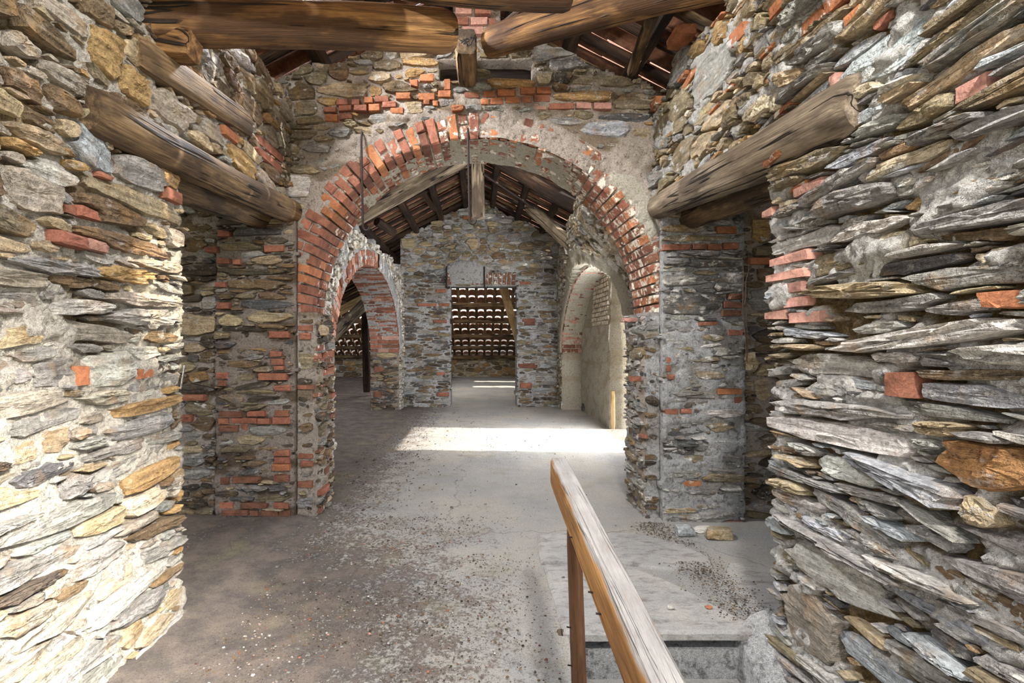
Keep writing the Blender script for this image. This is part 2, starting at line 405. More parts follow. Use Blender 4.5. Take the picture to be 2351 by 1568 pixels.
            first = np.where(ok.all(0), len(ts) - 1, np.argmin(ok, 0) - 1).clip(0)
            r = ts[first]
            
            lx, ly = r * dx * a, r * dy * b
            L = np.hypot(lx, ly) + 1e-6
            gap = (.0025 if br else .0035)
            k = np.maximum(.5, (L - gap) / L)
            out.append((lx * k, ly * k, c, sn))
        return out
    def build(s, parent, cap=300):
        P = s.polys(); items = []
        for q, (lx, ly, c, sn) in zip(s.st, P):
            u, v, a, b, rot, p, col, br, proud, wash = q
            K = len(lx); seed = RNG.uniform(-50, 50, 3)
            small = b < .022 or a < .035
            rings = [(1.02, -.05), (1.0, proud * .35), (.93 if br else RNG.uniform(.90, .965), proud)]
            big = K > 16 and not br
            if big: rings += [(.70, proud * 1.06), (.46, proud * 1.12), (.22, proud * 1.14)]
            elif not small: rings.append((.5, proud * 1.12))
            lv, lu, lw = [], [], []
            tilt = RNG.uniform(-.10, .10) * (0.3 if br else 1); tl = RNG.uniform(-.12, .12) * (0.3 if br else 1)
            for kk, (sc, w) in enumerate(rings):
                jx = RNG.uniform(-.03, .03, K) * (kk > 1) * (0.4 if br else 1)
                lu.append(lx * (sc + jx)); lv.append(ly * (sc + jx))
                ww = np.full(K, w) + (RNG.uniform(-.16, .16, K) * proud * (0.4 if br else 1) if kk > 0 else 0)
                if kk > 1 and not br and not small:      # cleavage ledges of the schist
                    for m_ in range(K):
                        q = noise.noise(Vector((lu[-1][m_] * 7 + seed[0], lv[-1][m_] * 42 + seed[1], seed[2])))
                        ww[m_] += (round(q * 3.2) / 3.2 * .7 + q * .3) * min(.011, .4 * proud + .003)
                if kk > 0: ww = ww + tilt * ly + tl * np.clip(lx, -.06, .06)
                lw.append(ww)
            lu.append(np.zeros(1)); lv.append(np.zeros(1)); lw.append(np.array([proud * RNG.uniform(.9, 1.3)]))
            lu, lv, lw = np.concatenate(lu), np.concatenate(lv), np.concatenate(lw)
            gu, gv = u + lu * c - lv * sn, v + lu * sn + lv * c
            base = 0.0 if s.shape is None else s.shape(gu, gv)
            V = s.f.pt(gu, gv, lw + base)
            F_ = []; nr = len(rings)
            for k in range(nr - 1):
                for j in range(K):
                    j2 = (j + 1) % K; F_.append((k * K + j, k * K + j2, (k + 1) * K + j2, (k + 1) * K + j))
            top = nr * K; o0 = (nr - 1) * K
            for j in range(K): F_.append((o0 + j, o0 + (j + 1) % K, top))
            if s.f.flip: F_ = [f[::-1] for f in F_]
            G = np.stack([lu, lv, lw], 1) + seed
            ctr = s.f.pt(np.array(u), np.array(v), np.array(0.))
            Yc = max(.6, float(ctr[1])); seen = a * b / Yc ** 2
            if abs(s.f.N[0]) > .5: seen *= abs(s.f.O[0]) / Yc
            items.append((seen, br, V, F_, np.array(col + (wash,)), G, ctr, small))
        items.sort(key=lambda t: -t[0])
        for seen, br, V, F_, T, G, ctr, small in items[:cap]:
            obj('brick' if br else 'stone', V, F_, BRICK if br else STONE, parent, T, G, True, 30, loc=ctr)
        rest = items[cap:]
        for flag, nm, mt in ((False, 'small_stones', STONE), (True, 'small_bricks', BRICK)):
            r = [t for t in rest if t[1] == flag]
            if not r: continue
            Vs, Fs, Ts, Gs, off = [], [], [], [], 0
            for _, _, V, F_, T, G, _, _ in r:
                Vs.append(V); Fs += [tuple(i + off for i in f) for f in F_]; Ts.append(np.tile(T, (len(V), 1))); Gs.append(G); off += len(V)
            obj(nm, np.concatenate(Vs), Fs, mt, parent, np.concatenate(Ts), np.concatenate(Gs), True, 38, kind='stuff')
    def bed(s, extra_v=None, extra_f=None, back=None):
        """the mortar bed itself, lumpy, with the opening cut out; becomes the structure object"""
        u0, u1, v0, v1 = s.b; R = s.res
        nu, nv = max(2, int(round((u1 - u0) / R)) + 1), max(2, int(round((v1 - v0) / R)) + 1)
        uu = np.linspace(u0, u1, nu); vv = np.linspace(v0, v1, nv)
        UU, VV = np.meshgrid(uu, vv, indexing='ij')
        W = np.empty(UU.shape); E = np.empty(UU.shape)
        base = s.f.pt(UU, VV, np.zeros(UU.shape))
        k1, k2, nz, fine = 7.0, 24.0, noise.noise, R < .018
        for i in range(nu):
            for j in range(nv):
                p = Vector(base[i, j]); h = nz(p * k1) * .7 + nz(p * k2) * .6
                if fine: h += abs(nz(p * 42)) * 1.5 - .35
                W[i, j] = h; q = Vector((p.x * 3.4, p.y * 3.4, p.z * 6.5)); E[i, j] = nz(q) + .55 * nz(q * 2.7)
        E = np.clip((E + (s.earth - .5) * 1.6) / .22 + .5, 0, 1)
        W = W * s.amp - .006 + s.lift * (.45 - E)
        if s.bulge is not None: W = W + s.bulge(UU, VV)
        if s.shape is not None: W = W + s.shape(UU, VV)
        P = s.f.pt(UU, VV, W)
        cu, cv = (UU[:-1, :-1] + UU[1:, 1:]) / 2, (VV[:-1, :-1] + VV[1:, 1:]) / 2
        M = s.bedmask(cu, cv)
        faces = []
        for i, j in np.argwhere(M):
            a = i * nv + j; q = (a, a + nv, a + nv + 1, a + 1)
            faces.append(q[::-1] if s.f.flip else q)
        V = P.reshape(-1, 3)
        if back:                                        # the wall's own thickness: rim round the mask and a back skin
            nB = len(V); V = np.concatenate([V, s.f.pt(UU, VV, np.full(UU.shape, -back)).reshape(-1, 3)])
            faces += [tuple(nB + i for i in f[::-1]) for f in faces[:]]
            Mp = np.pad(M, 1)
            for i, j in np.argwhere(M):
                a = i * nv + j
                for di, dj, e in ((-1, 0, (a, a + 1)), (1, 0, (a + nv + 1, a + nv)), (0, -1, (a + nv, a)), (0, 1, (a + 1, a + nv + 1))):
                    if not Mp[i + 1 + di, j + 1 + dj]:
                        q = (e[0], e[1], e[1] + nB, e[0] + nB); faces.append(q if not s.f.flip else q[::-1])
        o = obj(s.name, V, faces, s.mortar, None, smooth=True)
        e = E.ravel() if not back else np.concatenate([E.ravel()] * 2)
        a = o.data.attributes.new('earth', 'FLOAT', 'POINT'); a.data.foreach_set('value', e.astype(np.float32))
        o['kind'] = 'structure'
        return o

def box_vf(x0, x1, y0, y1, z0, z1):
    v = [(x, y, z) for x in (x0, x1) for y in (y0, y1) for z in (z0, z1)]
    f = [(0, 1, 3, 2), (4, 6, 7, 5), (0, 4, 5, 1), (2, 3, 7, 6), (0, 2, 6, 4), (1, 5, 7, 3)]
    return v, f
def struct_box(name, x0, x1, y0, y1, z0, z1, mat):
    v, f = box_vf(x0, x1, y0, y1, z0, z1); o = obj(name, v, f, mat); o['kind'] = 'structure'; return o

def hexa(P8, chamfer, jit=.0):
    """brick from 8 corners: front quad 0-3, back quad 4-7 (same order); the front is chamfered"""
    P = np.array(P8, dtype=float); fr, bk = P[:4], P[4:]
    dep = fr.mean(0) - bk.mean(0); L = np.linalg.norm(dep) + 1e-9
    ctr = fr.mean(0)
    d = fr - ctr; ln = np.linalg.norm(d, axis=1, keepdims=True)
    inner = ctr + d * (1 - chamfer * 1.5 / ln) + RNG.uniform(-jit, jit, (4, 3))
    mid = fr - dep / L * chamfer + RNG.uniform(-jit, jit, (4, 3)) * .6
    V = np.concatenate([bk, mid, inner])
    Fc = []
    for k in (0, 4):
        for j in range(4):
            j2 = (j + 1) % 4; Fc.append((k + j, k + j2, k + 4 + j2, k + 4 + j))
    Fc += [(8, 9, 10, 11), (3, 2, 1, 0)]
    return V, Fc
def orient(V, Fc):
    c = V.mean(0); a = V[Fc[-2][0]], V[Fc[-2][1]], V[Fc[-2][2]]
    n = np.cross(a[1] - a[0], a[2] - a[1])
    if np.dot(n, a[0] - c) < 0: Fc = [f[::-1] for f in Fc]
    return Fc

def arch_bricks(parent, fr, curve, length, courses, faces_w, thick, tone, soffit_rows, store=None):
    """bricks along an arch. curve(s) -> (u, v, nu, nv) with the normal pointing away from the opening."""
    step = length / courses
    out = []
    for i in range(courses):
        j = .006
        s0, s1 = i * step + j, (i + 1) * step - j
        def pt(s, o, w):
            u, v, nu, nv = curve(s); return fr.pt(np.array(u + nu * o), np.array(v + nv * o), np.array(w))
        cells = []
        pr = random.uniform(.0, .014)
        fdep = thick if soffit_rows == 0 else thick * (.36 if i % 2 else .58)
        if i % 2: cells.append((0, faces_w, pr, -fdep))
        else:
            m = faces_w * random.choice((.42, .5, .55))
            cells.append((0, m - .005, pr, -fdep)); cells.append((m + .005, faces_w, random.uniform(0, .016), -.1))
        if soffit_rows:
            w = -fdep - .01; left = thick - fdep - .01; nrow = max(1, soffit_rows - (i % 2 == 0))
            cutp = [0] + sorted(random.uniform(.8, 1.2) * k / nrow for k in range(1, nrow)) + [1]
            for k in range(nrow):
                cells.append((0, .1, w - left * cutp[k] - (.008 if k else 0), w - left * cutp[k + 1]))
        for q, (o0, o1, w0, w1) in enumerate(cells):
            o0 = o0 - (random.uniform(0, .010) if o0 == 0 else 0)
            front = [pt(s0, o0, w0), pt(s1, o0, w0), pt(s1, o1, w0), pt(s0, o1, w0)]
            backq = [pt(s0, o0, w1), pt(s1, o0, w1), pt(s1, o1, w1), pt(s0, o1, w1)]
            soff = w0 < -.05
            if soff: P8 = [front[0], front[1], backq[1], backq[0], front[3], front[2], backq[2], backq[3]]
            else: P8 = front + backq
            V, Fc = hexa(P8, .006, .0035); Fc = orient(V, Fc)
            c, wsh = tone(i / courses, soff, o0)
            ctr = V.mean(0)
            G = (V - ctr) + RNG.uniform(-40, 40, 3)
            out.append((V, Fc, np.array(tuple(c) + (wsh,)), G, ctr))
    return out
def emit_bricks(parent, lst, cap=300):
    lst = sorted(lst, key=lambda t: -np.linalg.norm(t[0].max(0) - t[0].min(0)) / max(.6, t[4][1]))
    for V, Fc, T, G, ctr in lst[:cap]: obj('brick', V, Fc, BRICK, parent, T, G, False, loc=ctr)
    r = lst[cap:]
    if r:
        Vs, Fs, Ts, Gs, off = [], [], [], [], 0
        for V, Fc, T, G, _ in r:
            Vs.append(V); Fs += [tuple(i + off for i in f) for f in Fc]; Ts.append(np.tile(T, (len(V), 1))); Gs.append(G); off += len(V)
        obj('inner_bricks', np.concatenate(Vs), Fs, BRICK, parent, np.concatenate(Ts), np.concatenate(Gs), kind='stuff')

def log(name, A, B, ra, rb, mat, seg=26, sides=22, wob=.06, bend=(0, 0, 0), square=0., sq=(1, 1), seed=0, up=(0, 0, 1), roll=0., cap_round=.35):
    """timber along A-B: round (square=0) or squared with worn arrises (square towards 1)"""
    A, B = np.array(A, float), np.array(B, float); d = B - A; L = np.linalg.norm(d); d /= L
    s = np.cross(d, np.array(up, float))
    if np.linalg.norm(s) < .05: s = np.cross(d, np.array((0, 1., 0)))
    s /= np.linalg.norm(s); t = np.cross(s, d)
    V, G = [], []
    for i in range(seg + 1):
        f = i / seg; c = A + d * L * f + np.array(bend) * math.sin(math.pi * f); r = ra + (rb - ra) * f
        e = 1.0
        if cap_round and (i == 0 or i == seg): e = 1 - cap_round * .3
        for k in range(sides):
            th = 2 * math.pi * k / sides + roll; cx, sy = math.cos(th), math.sin(th)
            if square:
                p = 2 + square * 12; q = (abs(cx) ** p + abs(sy) ** p) ** (-1 / p); cx, sy = cx * q, sy * q
            n = noise.noise(Vector((f * L * 2.2 + seed * 9.1, cx * 1.3 + seed, sy * 1.3))) * wob + noise.noise(Vector((f * L * 7 + seed * 3.3, cx * 3, sy * 3 + seed))) * wob * .4
            x, y = cx * r * sq[0] * (1 + n) * e, sy * r * sq[1] * (1 + n) * e
            V.append(c + s * x + t * y); G.append((f * L + seed * 5.7, x + seed * 2.1, y + seed))
    Fc = []
    for i in range(seg):
        for k in range(sides):
            k2 = (k + 1) % sides; Fc.append((i * sides + k, i * sides + k2, (i + 1) * sides + k2, (i + 1) * sides + k))
    n0 = len(V); V.append(A - d * .004); G.append((seed * 5.7, seed * 2.1, seed)); V.append(B + d * .004); G.append((L + seed * 5.7, seed * 2.1, seed))
    for k in range(sides):
        k2 = (k + 1) % sides; Fc.append((k2, k, n0)); Fc.append((seg * sides + k, seg * sides + k2, n0 + 1))
    mid = (A + B) / 2
    return obj(name, V, Fc, mat, None, None, G, True, 42, loc=mid)
def tube(name, pts, r, mat, sides=8, parent=None):
    V, Fc = [], []; n = len(pts); P = [Vector(p) for p in pts]
    for i in range(n):
        d = (P[min(i + 1, n - 1)] - P[max(i - 1, 0)]).normalized()
        s = d.cross(Vector((0, 1, 0.13))).normalized(); t = s.cross(d)
        for k in range(sides):
            th = 2 * math.pi * k / sides; V.append(P[i] + s * math.cos(th) * r + t * math.sin(th) * r)
    for i in range(n - 1):
        for k in range(sides):
            k2 = (k + 1) % sides; Fc.append((i * sides + k, i * sides + k2, (i + 1) * sides + k2, (i + 1) * sides + k))
    Fc.append(tuple(range(sides))[::-1]); Fc.append(tuple((n - 1) * sides + k for k in range(sides)))
    loc = P[0]
    return obj(name, [tuple(v) for v in V], Fc, mat, parent, smooth=True, sharp=60, loc=tuple(loc))

def PX(px, py, Y): return ((px - CX) * Y / F, Y, CH + (CY - py) * Y / F)

# ================================================================== ground, floor, stairs
def sn(x, k=1.0, o=0.0): return np.sin(x * k + o) * .5 + np.sin(x * k * 2.3 + o * 1.7 + 1) * .3 + np.sin(x * k * 5.1 + o) * .2
v, f = box_vf(-40, 40, -30, 50, -1.6, -1.5); o = obj('ground', v, f, GROUND); o['kind'] = 'structure'

def floor_mesh():
    xs = np.unique(np.round(np.concatenate([np.arange(-6, -1.6, .4), np.arange(-1.6, 1.61, .035), np.arange(1.7, 2.5, .1), [.36, 2.45]]), 4))
    ys = np.unique(np.round(np.concatenate([np.arange(-1.5, 1.0, .25), np.arange(1.0, 4.2, .035), np.arange(4.2, 9.0, .1), np.arange(9, 16.6, .5), [2.03]]), 4))
    V = []; nx, ny = len(xs), len(ys)
    for x in xs:
        for y in ys:
            z = noise.noise(Vector((x * 2.1, y * 2.1, 3))) * .010 + noise.noise(Vector((x * 9, y * 9, 1))) * .006
            if y < 3.4: z += max(0, noise.noise(Vector((x * 14, y * 14, 7)))) * .014 * min(1, max(0, .7 - x))
            if x < -1.0: z += .03 * min(1, (-1.0 - x) / .3) * (1 if y < 3.3 else 0)
            V.append((x, y, z))
    Fc = []
    for i in range(nx - 1):
        for j in range(ny - 1):
            if xs[i] >= .359 and ys[j + 1] <= 2.031 and xs[i] < 1.6: continue
            a = i * ny + j; Fc.append((a, a + ny, a + ny + 1, a + 1))
    o = obj('floor', V, Fc, CONCRETE, smooth=True); o['kind'] = 'structure'; return o
FLOOR = floor_mesh()

def slab(name, outline, z0, z1, mat, parent, jit=.006, lip=.012):
    n = len(outline); c = np.mean(outline, 0); V = []
    for (x, y) in outline: V.append((x, y, z0))
    for (x, y) in outline: V.append((x + random.uniform(-jit, jit) * .3, y + random.uniform(-jit, jit) * .3, z1 - lip + random.uniform(-.003, .003)))
    for (x, y) in outline: V.append((x + (c[0] - x) * .03, y + (c[1] - y) * .03, z1 + random.uniform(-.003, .002)))
    Fc = []
    for k in (0, n):
        for j in range(n):
            j2 = (j + 1) % n; Fc.append((k + j, k + j2, k + n + j2, k + n + j))
    Fc.append(tuple(2 * n + j for j in range(n)))
    loc = (float(c[0]), float(c[1]), z0)
    o = obj(name, V, Fc, mat, parent, smooth=True, sharp=35, loc=None); return o
def dense(pts, m=6, wob=.006):
    out = []
    for i in range(len(pts)):
        a, b = np.array(pts[i]), np.array(pts[(i + 1) % len(pts)])
        for k in range(m):
            p = a + (b - a) * k / m; out.append((p[0] + random.uniform(-wob, wob), p[1] + random.uniform(-wob, wob)))
    return out
# landing flagstones at the head of the stair
slab('flagstone', dense([(.345, 1.97), (1.15, 1.975), (1.12, 2.06), (1.06, 2.17), (.98, 2.31), (.90, 2.43), (.80, 2.535), (.70, 2.57), (.345, 2.575)], 5), -.02, .018, FLAG, FLOOR)
slab('flagstone', dense([(.33, 2.60), (.74, 2.60), (.98, 2.53), (1.24, 2.555), (1.27, 2.66), (1.23, 2.78), (1.14, 2.88), (.93, 3.0), (.60, 3.02), (.36, 2.97)], 5), -.06, .015, FLAG, FLOOR)
slab('flagstone', dense([(1.18, 2.0), (1.75, 2.0), (1.80, 2.45), (1.36, 2.62), (1.15, 2.36)], 5), -.06, .008, FLAG, FLOOR)
STAIR = empty('stairs', (.78, 1.2, -1.0)); STAIR['kind'] = 'structure'
for k in range(5):
    y1 = 1.99 - .29 * k; z1 = -.185 - .175 * k
    o = slab('step', dense([(.36, y1 - .33), (1.2, y1 - .33), (1.2, y1 + (.05 if k else .0)), (.36, y1 + (.05 if k else .0))], 6, .003), z1 - .16, z1, FLAG, STAIR)
    o.location = Vector(o.location) - Vector(STAIR.location)
def child_box(name, par, x0, x1, y0, y1, z0, z1, mat):
    v, f = box_vf(x0, x1, y0, y1, z0, z1); o = obj(name, v, f, mat, par); o.location = -Vector(par.location); return o
child_box('riser', STAIR, .36, 1.2, 1.985, 2.10, -.20, -.065, MORTAR_G)
child_box('dark_gap_board', STAIR, .36, 1.09, 2.045, 2.12, -.065, -.02, W_DARK)  # dark board added for the shade in the recess under the landing slab
child_box('stringer_wall', STAIR, .30, .36, -1.4, 2.03, -1.5, -.02, MORTAR_G)
# sloping plaster skirt between steps and wall
vs = [(1.08, 2.0, .02), (1.21, 2.0, .10), (1.21, .2, -1.05), (1.02, .2, -1.25), (1.06, 2.0, -.2), (1.0, .2, -1.45)]
V, Fc = [], []
for i in range(25):
    f_ = i / 24
    for (x, z) in ((1.055, -.20), (1.075, .0), (1.13, .055), (1.21, .085)):
        y = 2.02 - 1.9 * f_
        V.append((x + random.uniform(-.003, .003) - .03 * f_, y, z - 1.12 * f_ + random.uniform(-.003, .003)))
for i in range(24):
    for k in range(3): a = i * 4 + k; Fc.append((a, a + 1, a + 5, a + 4))
o = obj('plaster_skirt', V, Fc, MORTAR_G, STAIR, smooth=True); o.location = -Vector(STAIR.location)

# ================================================================== left wall
def top_wall(u, v, z=2.83): return v < z + .04 * sn(u, 5)
def mask_left(u, v):
    return (u > .3) & (u < 3.32) & (v > -.02) & top_wall(u, v) & ~((u > 2.085 + .018 * sn(v, 23)) & (v < 2.10))
FL = Frame((-1.29, 0, 0), (0, 1, 0), (0, 0, 1), (1, 0, 0))
def lb(u, v): return .012 * (sn(u, 9, 1) * sn(v, 11) > .12) * (v < 1.6)
PL = Panel('wall_left', FL, .3, 3.32, -.02, 2.95, mask_left, MORTAR_L, .0135, .016, lb, .30, earth=.30, lift=.02)
PL.px([(90, 76, 165, 62, 'brown'), (34, 100, 80, 50, 'warm'), (234, 120, 70, 105, 'ochre'), (148, 41, 110, 50, 'warm'), (220, 28, 60, 60, 'brown'),
       (148, 186, 110, 46, 'warm'), (300, 200, 70, 72, 'ochre'), (127, 231, 70, 50, 'brown'), (220, 282, 75, 38, 'tan'), (93, 282, 75, 42, 'brown'),
       (390, 255, 90, 70, 'warm'), (213, 355, 88, 80, 'blue', -25), (65, 443, 130, 88, 'warm'), (125, 400, 110, 48, 'pale'), (310, 460, 200, 56, 'tan'),
       (255, 490, 150, 62, 'brown'), (384, 449, 40, 28, 'B'), (187, 489, 50, 28, 'B'), (148, 482, 30, 22, 'B'), (230, 406, 46, 15, 'B'), (38, 340, 95, 28, 'ochre'),
       (138, 552, 75, 34, 'B', 0, .05), (199, 563, 58, 30, 'Bp', 0, .04), (276, 560, 220, 38, 'brown'), (140, 617, 200, 36, 'grey'), (193, 648, 150, 30, 'brown'),
       (35, 690, 110, 42, 'grey'), (320, 730, 150, 42, 'pale'), (45, 772, 105, 55, 'tan'), (70, 815, 110, 40, 'grey'), (124, 853, 95, 72, 'grey'),
       (255, 850, 120, 78, 'pale'), (182, 862, 26, 50, 'Bo'), (324, 857, 36, 26, 'Bo'), (93, 968, 180, 50, 'grey', 8), (330, 810, 60, 40, 'pale'),
       (34, 865, 70, 40, 'pale'), (320, 978, 150, 48, 'grey'), (120, 1010, 65, 55, 'tan'), (52, 1040, 75, 55, 'tan'), (348, 1086, 130, 52, 'ochre', 6),
       (86, 1090, 130, 44, 'slate', 5), (165, 1114, 60, 52, 'grey'), (234, 1114, 45, 34, 'warm'), (327, 1152, 90, 54, 'cream'), (145, 1186, 250, 56, 'grey'),
       (224, 1200, 110, 46, 'tan'), (217, 1283, 110, 64, 'grey'), (262, 1324, 85, 70, 'cream'), (120, 1348, 55, 42, 'cream'), (300, 1455, 70, 55, 'tan'),
       (200, 1510, 160, 55, 'grey'), (310, 1400, 130, 44, 'grey'), (618, 345, 60, 22, 'B'), (612, 368, 60, 20, 'B'), (520, 310, 34, 22, 'Bo'),
       (600, 215, 40, 60, 'olive'), (560, 185, 36, 50, 'olive'), (480, 160, 48, 40, 'grey'), (455, 130, 40, 40, 'grey'), (505, 195, 40, 42, 'olive'), (450, 320, 60, 35, 'tan')])
palL_up = ['tan', 'olive', 'brown', 'ochre', 'warm', 'brown', 'warm', 'tan', 'grey']
palL_lo = ['warm', 'pale', 'grey', 'tan', 'warm', 'brown', 'warm', 'grey', 'dark', 'grey', 'tan', 'grey', 'pale', 'ochre']
pl = lambda u, v: palL_up if v > 1.55 + .1 * math.sin(u * 9) else palL_lo
up = lambda u, v: 1.0 if v > 1.5 else 0.0
lo = lambda u, v: 1.0 if v <= 1.6 else 0.0
PL.fill(900, .07, .14, .035, .065, pl, 5, up); PL.fill(500, .14, .24, .022, .042, pl, 4, lo); PL.fill(700, .09, .18, .018, .038, pl, 4, lo)
PL.fill(1500, .04, .08, .02, .04, pl, 8, up); PL.fill(1700, .05, .11, .012, .026, pl, 4, lo)
PL.fill(1800, .02, .05, .010, .022, pl, 10, lambda u, v: .75, lim=.14)
PL.fill(1400, .015, .03, .007, .014, pl, 12, lambda u, v: .5, lim=.14)
WL = PL.bed(back=.52); PL.build(WL)

# ================================================================== right wall
def mask_right(u, v):
    return (u > .3) & (u < 3.32) & (v > -1.4) & top_wall(u, v) & ~((u > 1.965 + .016 * sn(v, 27, 2)) & (v < 2.08))
FR = Frame((1.2, 0, 0), (0, 1, 0), (0, 0, 1), (-1, 0, 0))
def rb(u, v): return .016 * (sn(u, 8, 3) * sn(v, 13) > .14)
PR = Panel('wall_right', FR, .3, 3.32, -1.4, 2.95, mask_right, MORTAR_R, .0135, .02, rb, .42, earth=.53, lift=.04)
PR.px([(2013, 149, 210, 95, 'blue'), (1641, 161, 90, 125, 'grey'), (1569, 142, 45, 82, 'grey'), (1565, 86, 40, 32, 'Bo', 0, .06), (1703, 80, 40, 42, 'Bo'),
       (1802, 11, 50, 38, 'Bo'), (1974, 42, 42, 36, 'Bo'), (2040, 50, 45, 24, 'B'), (2246, 203, 85, 42, 'Bp'), (1907, 258, 28, 24, 'B'), (1928, 188, 18, 38, 'Bp'),
       (1795, 72, 45, 34, 'tan'), (1867, 431, 70, 24, 'Bp'), (1773, 490, 30, 22, 'Bp'), (1974, 222, 110, 40, 'cream'), (1569, 356, 50, 58, 'olive'),
       (1618, 333, 55, 48, 'tan'), (1649, 272, 60, 44, 'tan'), (1618, 260, 50, 38, 'tan'), (1752, 249, 55, 42, 'cream'), (1526, 291, 35, 44, 'olive'),
       (1565, 245, 38, 58, 'olive'), (1660, 88, 38, 58, 'ochre'), (1710, 38, 45, 48, 'tan'), (2140, 256, 130, 46, 'olive'), (2100, 367, 190, 38, 'cream'),
       (2178, 448, 200, 58, 'ochre'), (2063, 555, 110, 56, 'cream'), (1852, 555, 170, 36, 'pale'), (1967, 360, 110, 36, 'blue'), (2254, 394, 250, 36, 'pale'),
       (1944, 600, 140, 46, 'olive'), (1810, 596, 110, 26, 'Bp'), (1806, 634, 110, 24, 'Bp'), (1825, 661, 60, 24, 'Bp'), (1837, 693, 65, 24, 'Bp'), (1787, 724, 60, 23, 'Bp'),
       (1863, 728, 80, 26, 'Bp'), (2319, 691, 65, 48, 'Bo', 0, .05), (2093, 883, 48, 64, 'B', 0, .05), (2100, 611, 220, 36, 'slate'), (2043, 703, 200, 36, 'grey'),
       (2215, 707, 230, 34, 'grey'), (1928, 837, 260, 52, 'grey'), (2223, 906, 250, 60, 'lilac'), (1928, 994, 300, 54, 'pale', -3), (2120, 936, 300, 36, 'grey'),
       (2063, 979, 100, 28, 'grey'), (2273, 1067, 200, 100, 'rust', -6), (1948, 1083, 130, 50, 'pale'), (1925, 1324, 215, 90, 'pale', -5), (1863, 1427, 120, 150, 'warm', 0, .02),
       (2265, 1182, 80, 66, 'tan'), (1986, 1265, 42, 34, 'grey'), (1920, 890, 60, 44, 'grey'), (2290, 590, 110, 44, 'cream'), (2060, 820, 120, 40, 'pale'), (1840, 440 + 60, 90, 26, 'blue')])
palR_up = ['tan', 'olive', 'tan', 'grey', 'cream', 'olive', 'ochre', 'tan', 'Bo', 'grey']
palR = ['grey', 'grey', 'pale', 'blue', 'grey', 'tan', 'slate', 'brown', 'pale', 'grey', 'olive', 'grey', 'blue']
def pr_(u, v): return palR_up if (u > 1.75 and v > 1.7) or v > 2.2 else palR
upr = lambda u, v: 1.0 if (u > 1.8 and v > 1.95) else 0.0
lor = lambda u, v: 1.0 if not (u > 1.9 and v > 1.95) else 0.0
PATCH = lambda u, v: 0.12 if (noise.noise(Vector((u * 2.4, v * 3.4, 9.0))) > .22 and v < 1.6) else 1.0
PRD = (.006, .06)
PR.fill(600, .05, .09, .03, .055, pr_, 12, upr, proud=PRD); PR.fill(500, .16, .28, .018, .036, pr_, 4, lambda u, v: lor(u, v) * PATCH(u, v), proud=PRD); PR.fill(1000, .10, .20, .015, .030, pr_, 5, lambda u, v: lor(u, v) * PATCH(u, v), proud=PRD)
PR.fill(900, .03, .05, .018, .032, pr_, 14, upr); PR.fill(2400, .05, .13, .010, .022, pr_, 5, lambda u, v: lor(u, v) * PATCH(u, v), proud=PRD)
PR.fill(2600, .02, .07, .006, .014, pr_, 8, lambda u, v: .8 * PATCH(u, v), lim=.14, proud=(.004, .04))
PR.fill(1400, .012, .035, .005, .010, pr_, 10, lambda u, v: .5 * PATCH(u, v), lim=.14)
WR = PR.bed(back=.52); PR.build(WR)

# ================================================================== the arch wall
AR, AO, AZ = 1.20, 1.37, 1.39
def wall_top(u): return np.minimum(3.27, np.where(u < 0, 3.41 - .30 * np.abs(u), 3.40 - .40 * np.abs(u))) + .035 * sn(u, 11, 2)
def hole(u, v): return (u > -.27) & (u < .36) & (v > 2.985) & (v < 3.13)
def arch_in(u, v, r): return ((np.hypot(u, v - AZ) < r) & (v >= AZ)) | ((np.abs(u) < min(r, 1.125)) & (v < AZ)) if r < 1.25 else ((np.hypot(u, v - AZ) < r) & (v >= AZ))
def pier_zone(u, v): return (v < 2.08) & (((u > -1.77) & (u < -1.235)) | ((u > 1.225) & (u < 1.775)))
def stack(u, v): return (np.abs(u + .02) < .16) & (v < 3.70) & (v > 3.0)
def bed_back(u, v):
    return ((v < wall_top(u)) | stack(u, v)) & ~arch_in(u, v, 1.225) & (u > -2.06) & (u < 2.45) & (v > -.02) & ~hole(u, v)
def mask_back(u, v):
    return bed_back(u, v) & ~arch_in(u, v, AO + .01) & ~pier_zone(u, v)
FB = Frame((0, 3.3, 0), (1, 0, 0), (0, 0, 1), (0, -1, 0))
def bb(u, v):
    r = np.hypot(u, v - AZ); k = np.clip(1 - np.abs(r - 1.44) / .13, 0, 1) * (v > AZ)
    right = (r > 1.30) * np.clip((u - .55) / .5, 0, 1) * (u < 1.25) * (v > 1.3) * np.clip(1.2 - np.abs(r - 1.5) / .3, 0, 1)
    return .022 * k + .022 * right
PB = Panel('wall_back', FB, -2.06, 2.45, -.02, 3.72, mask_back, MORTAR_B, .02, .016, bb, .43, bedmask=bed_back)
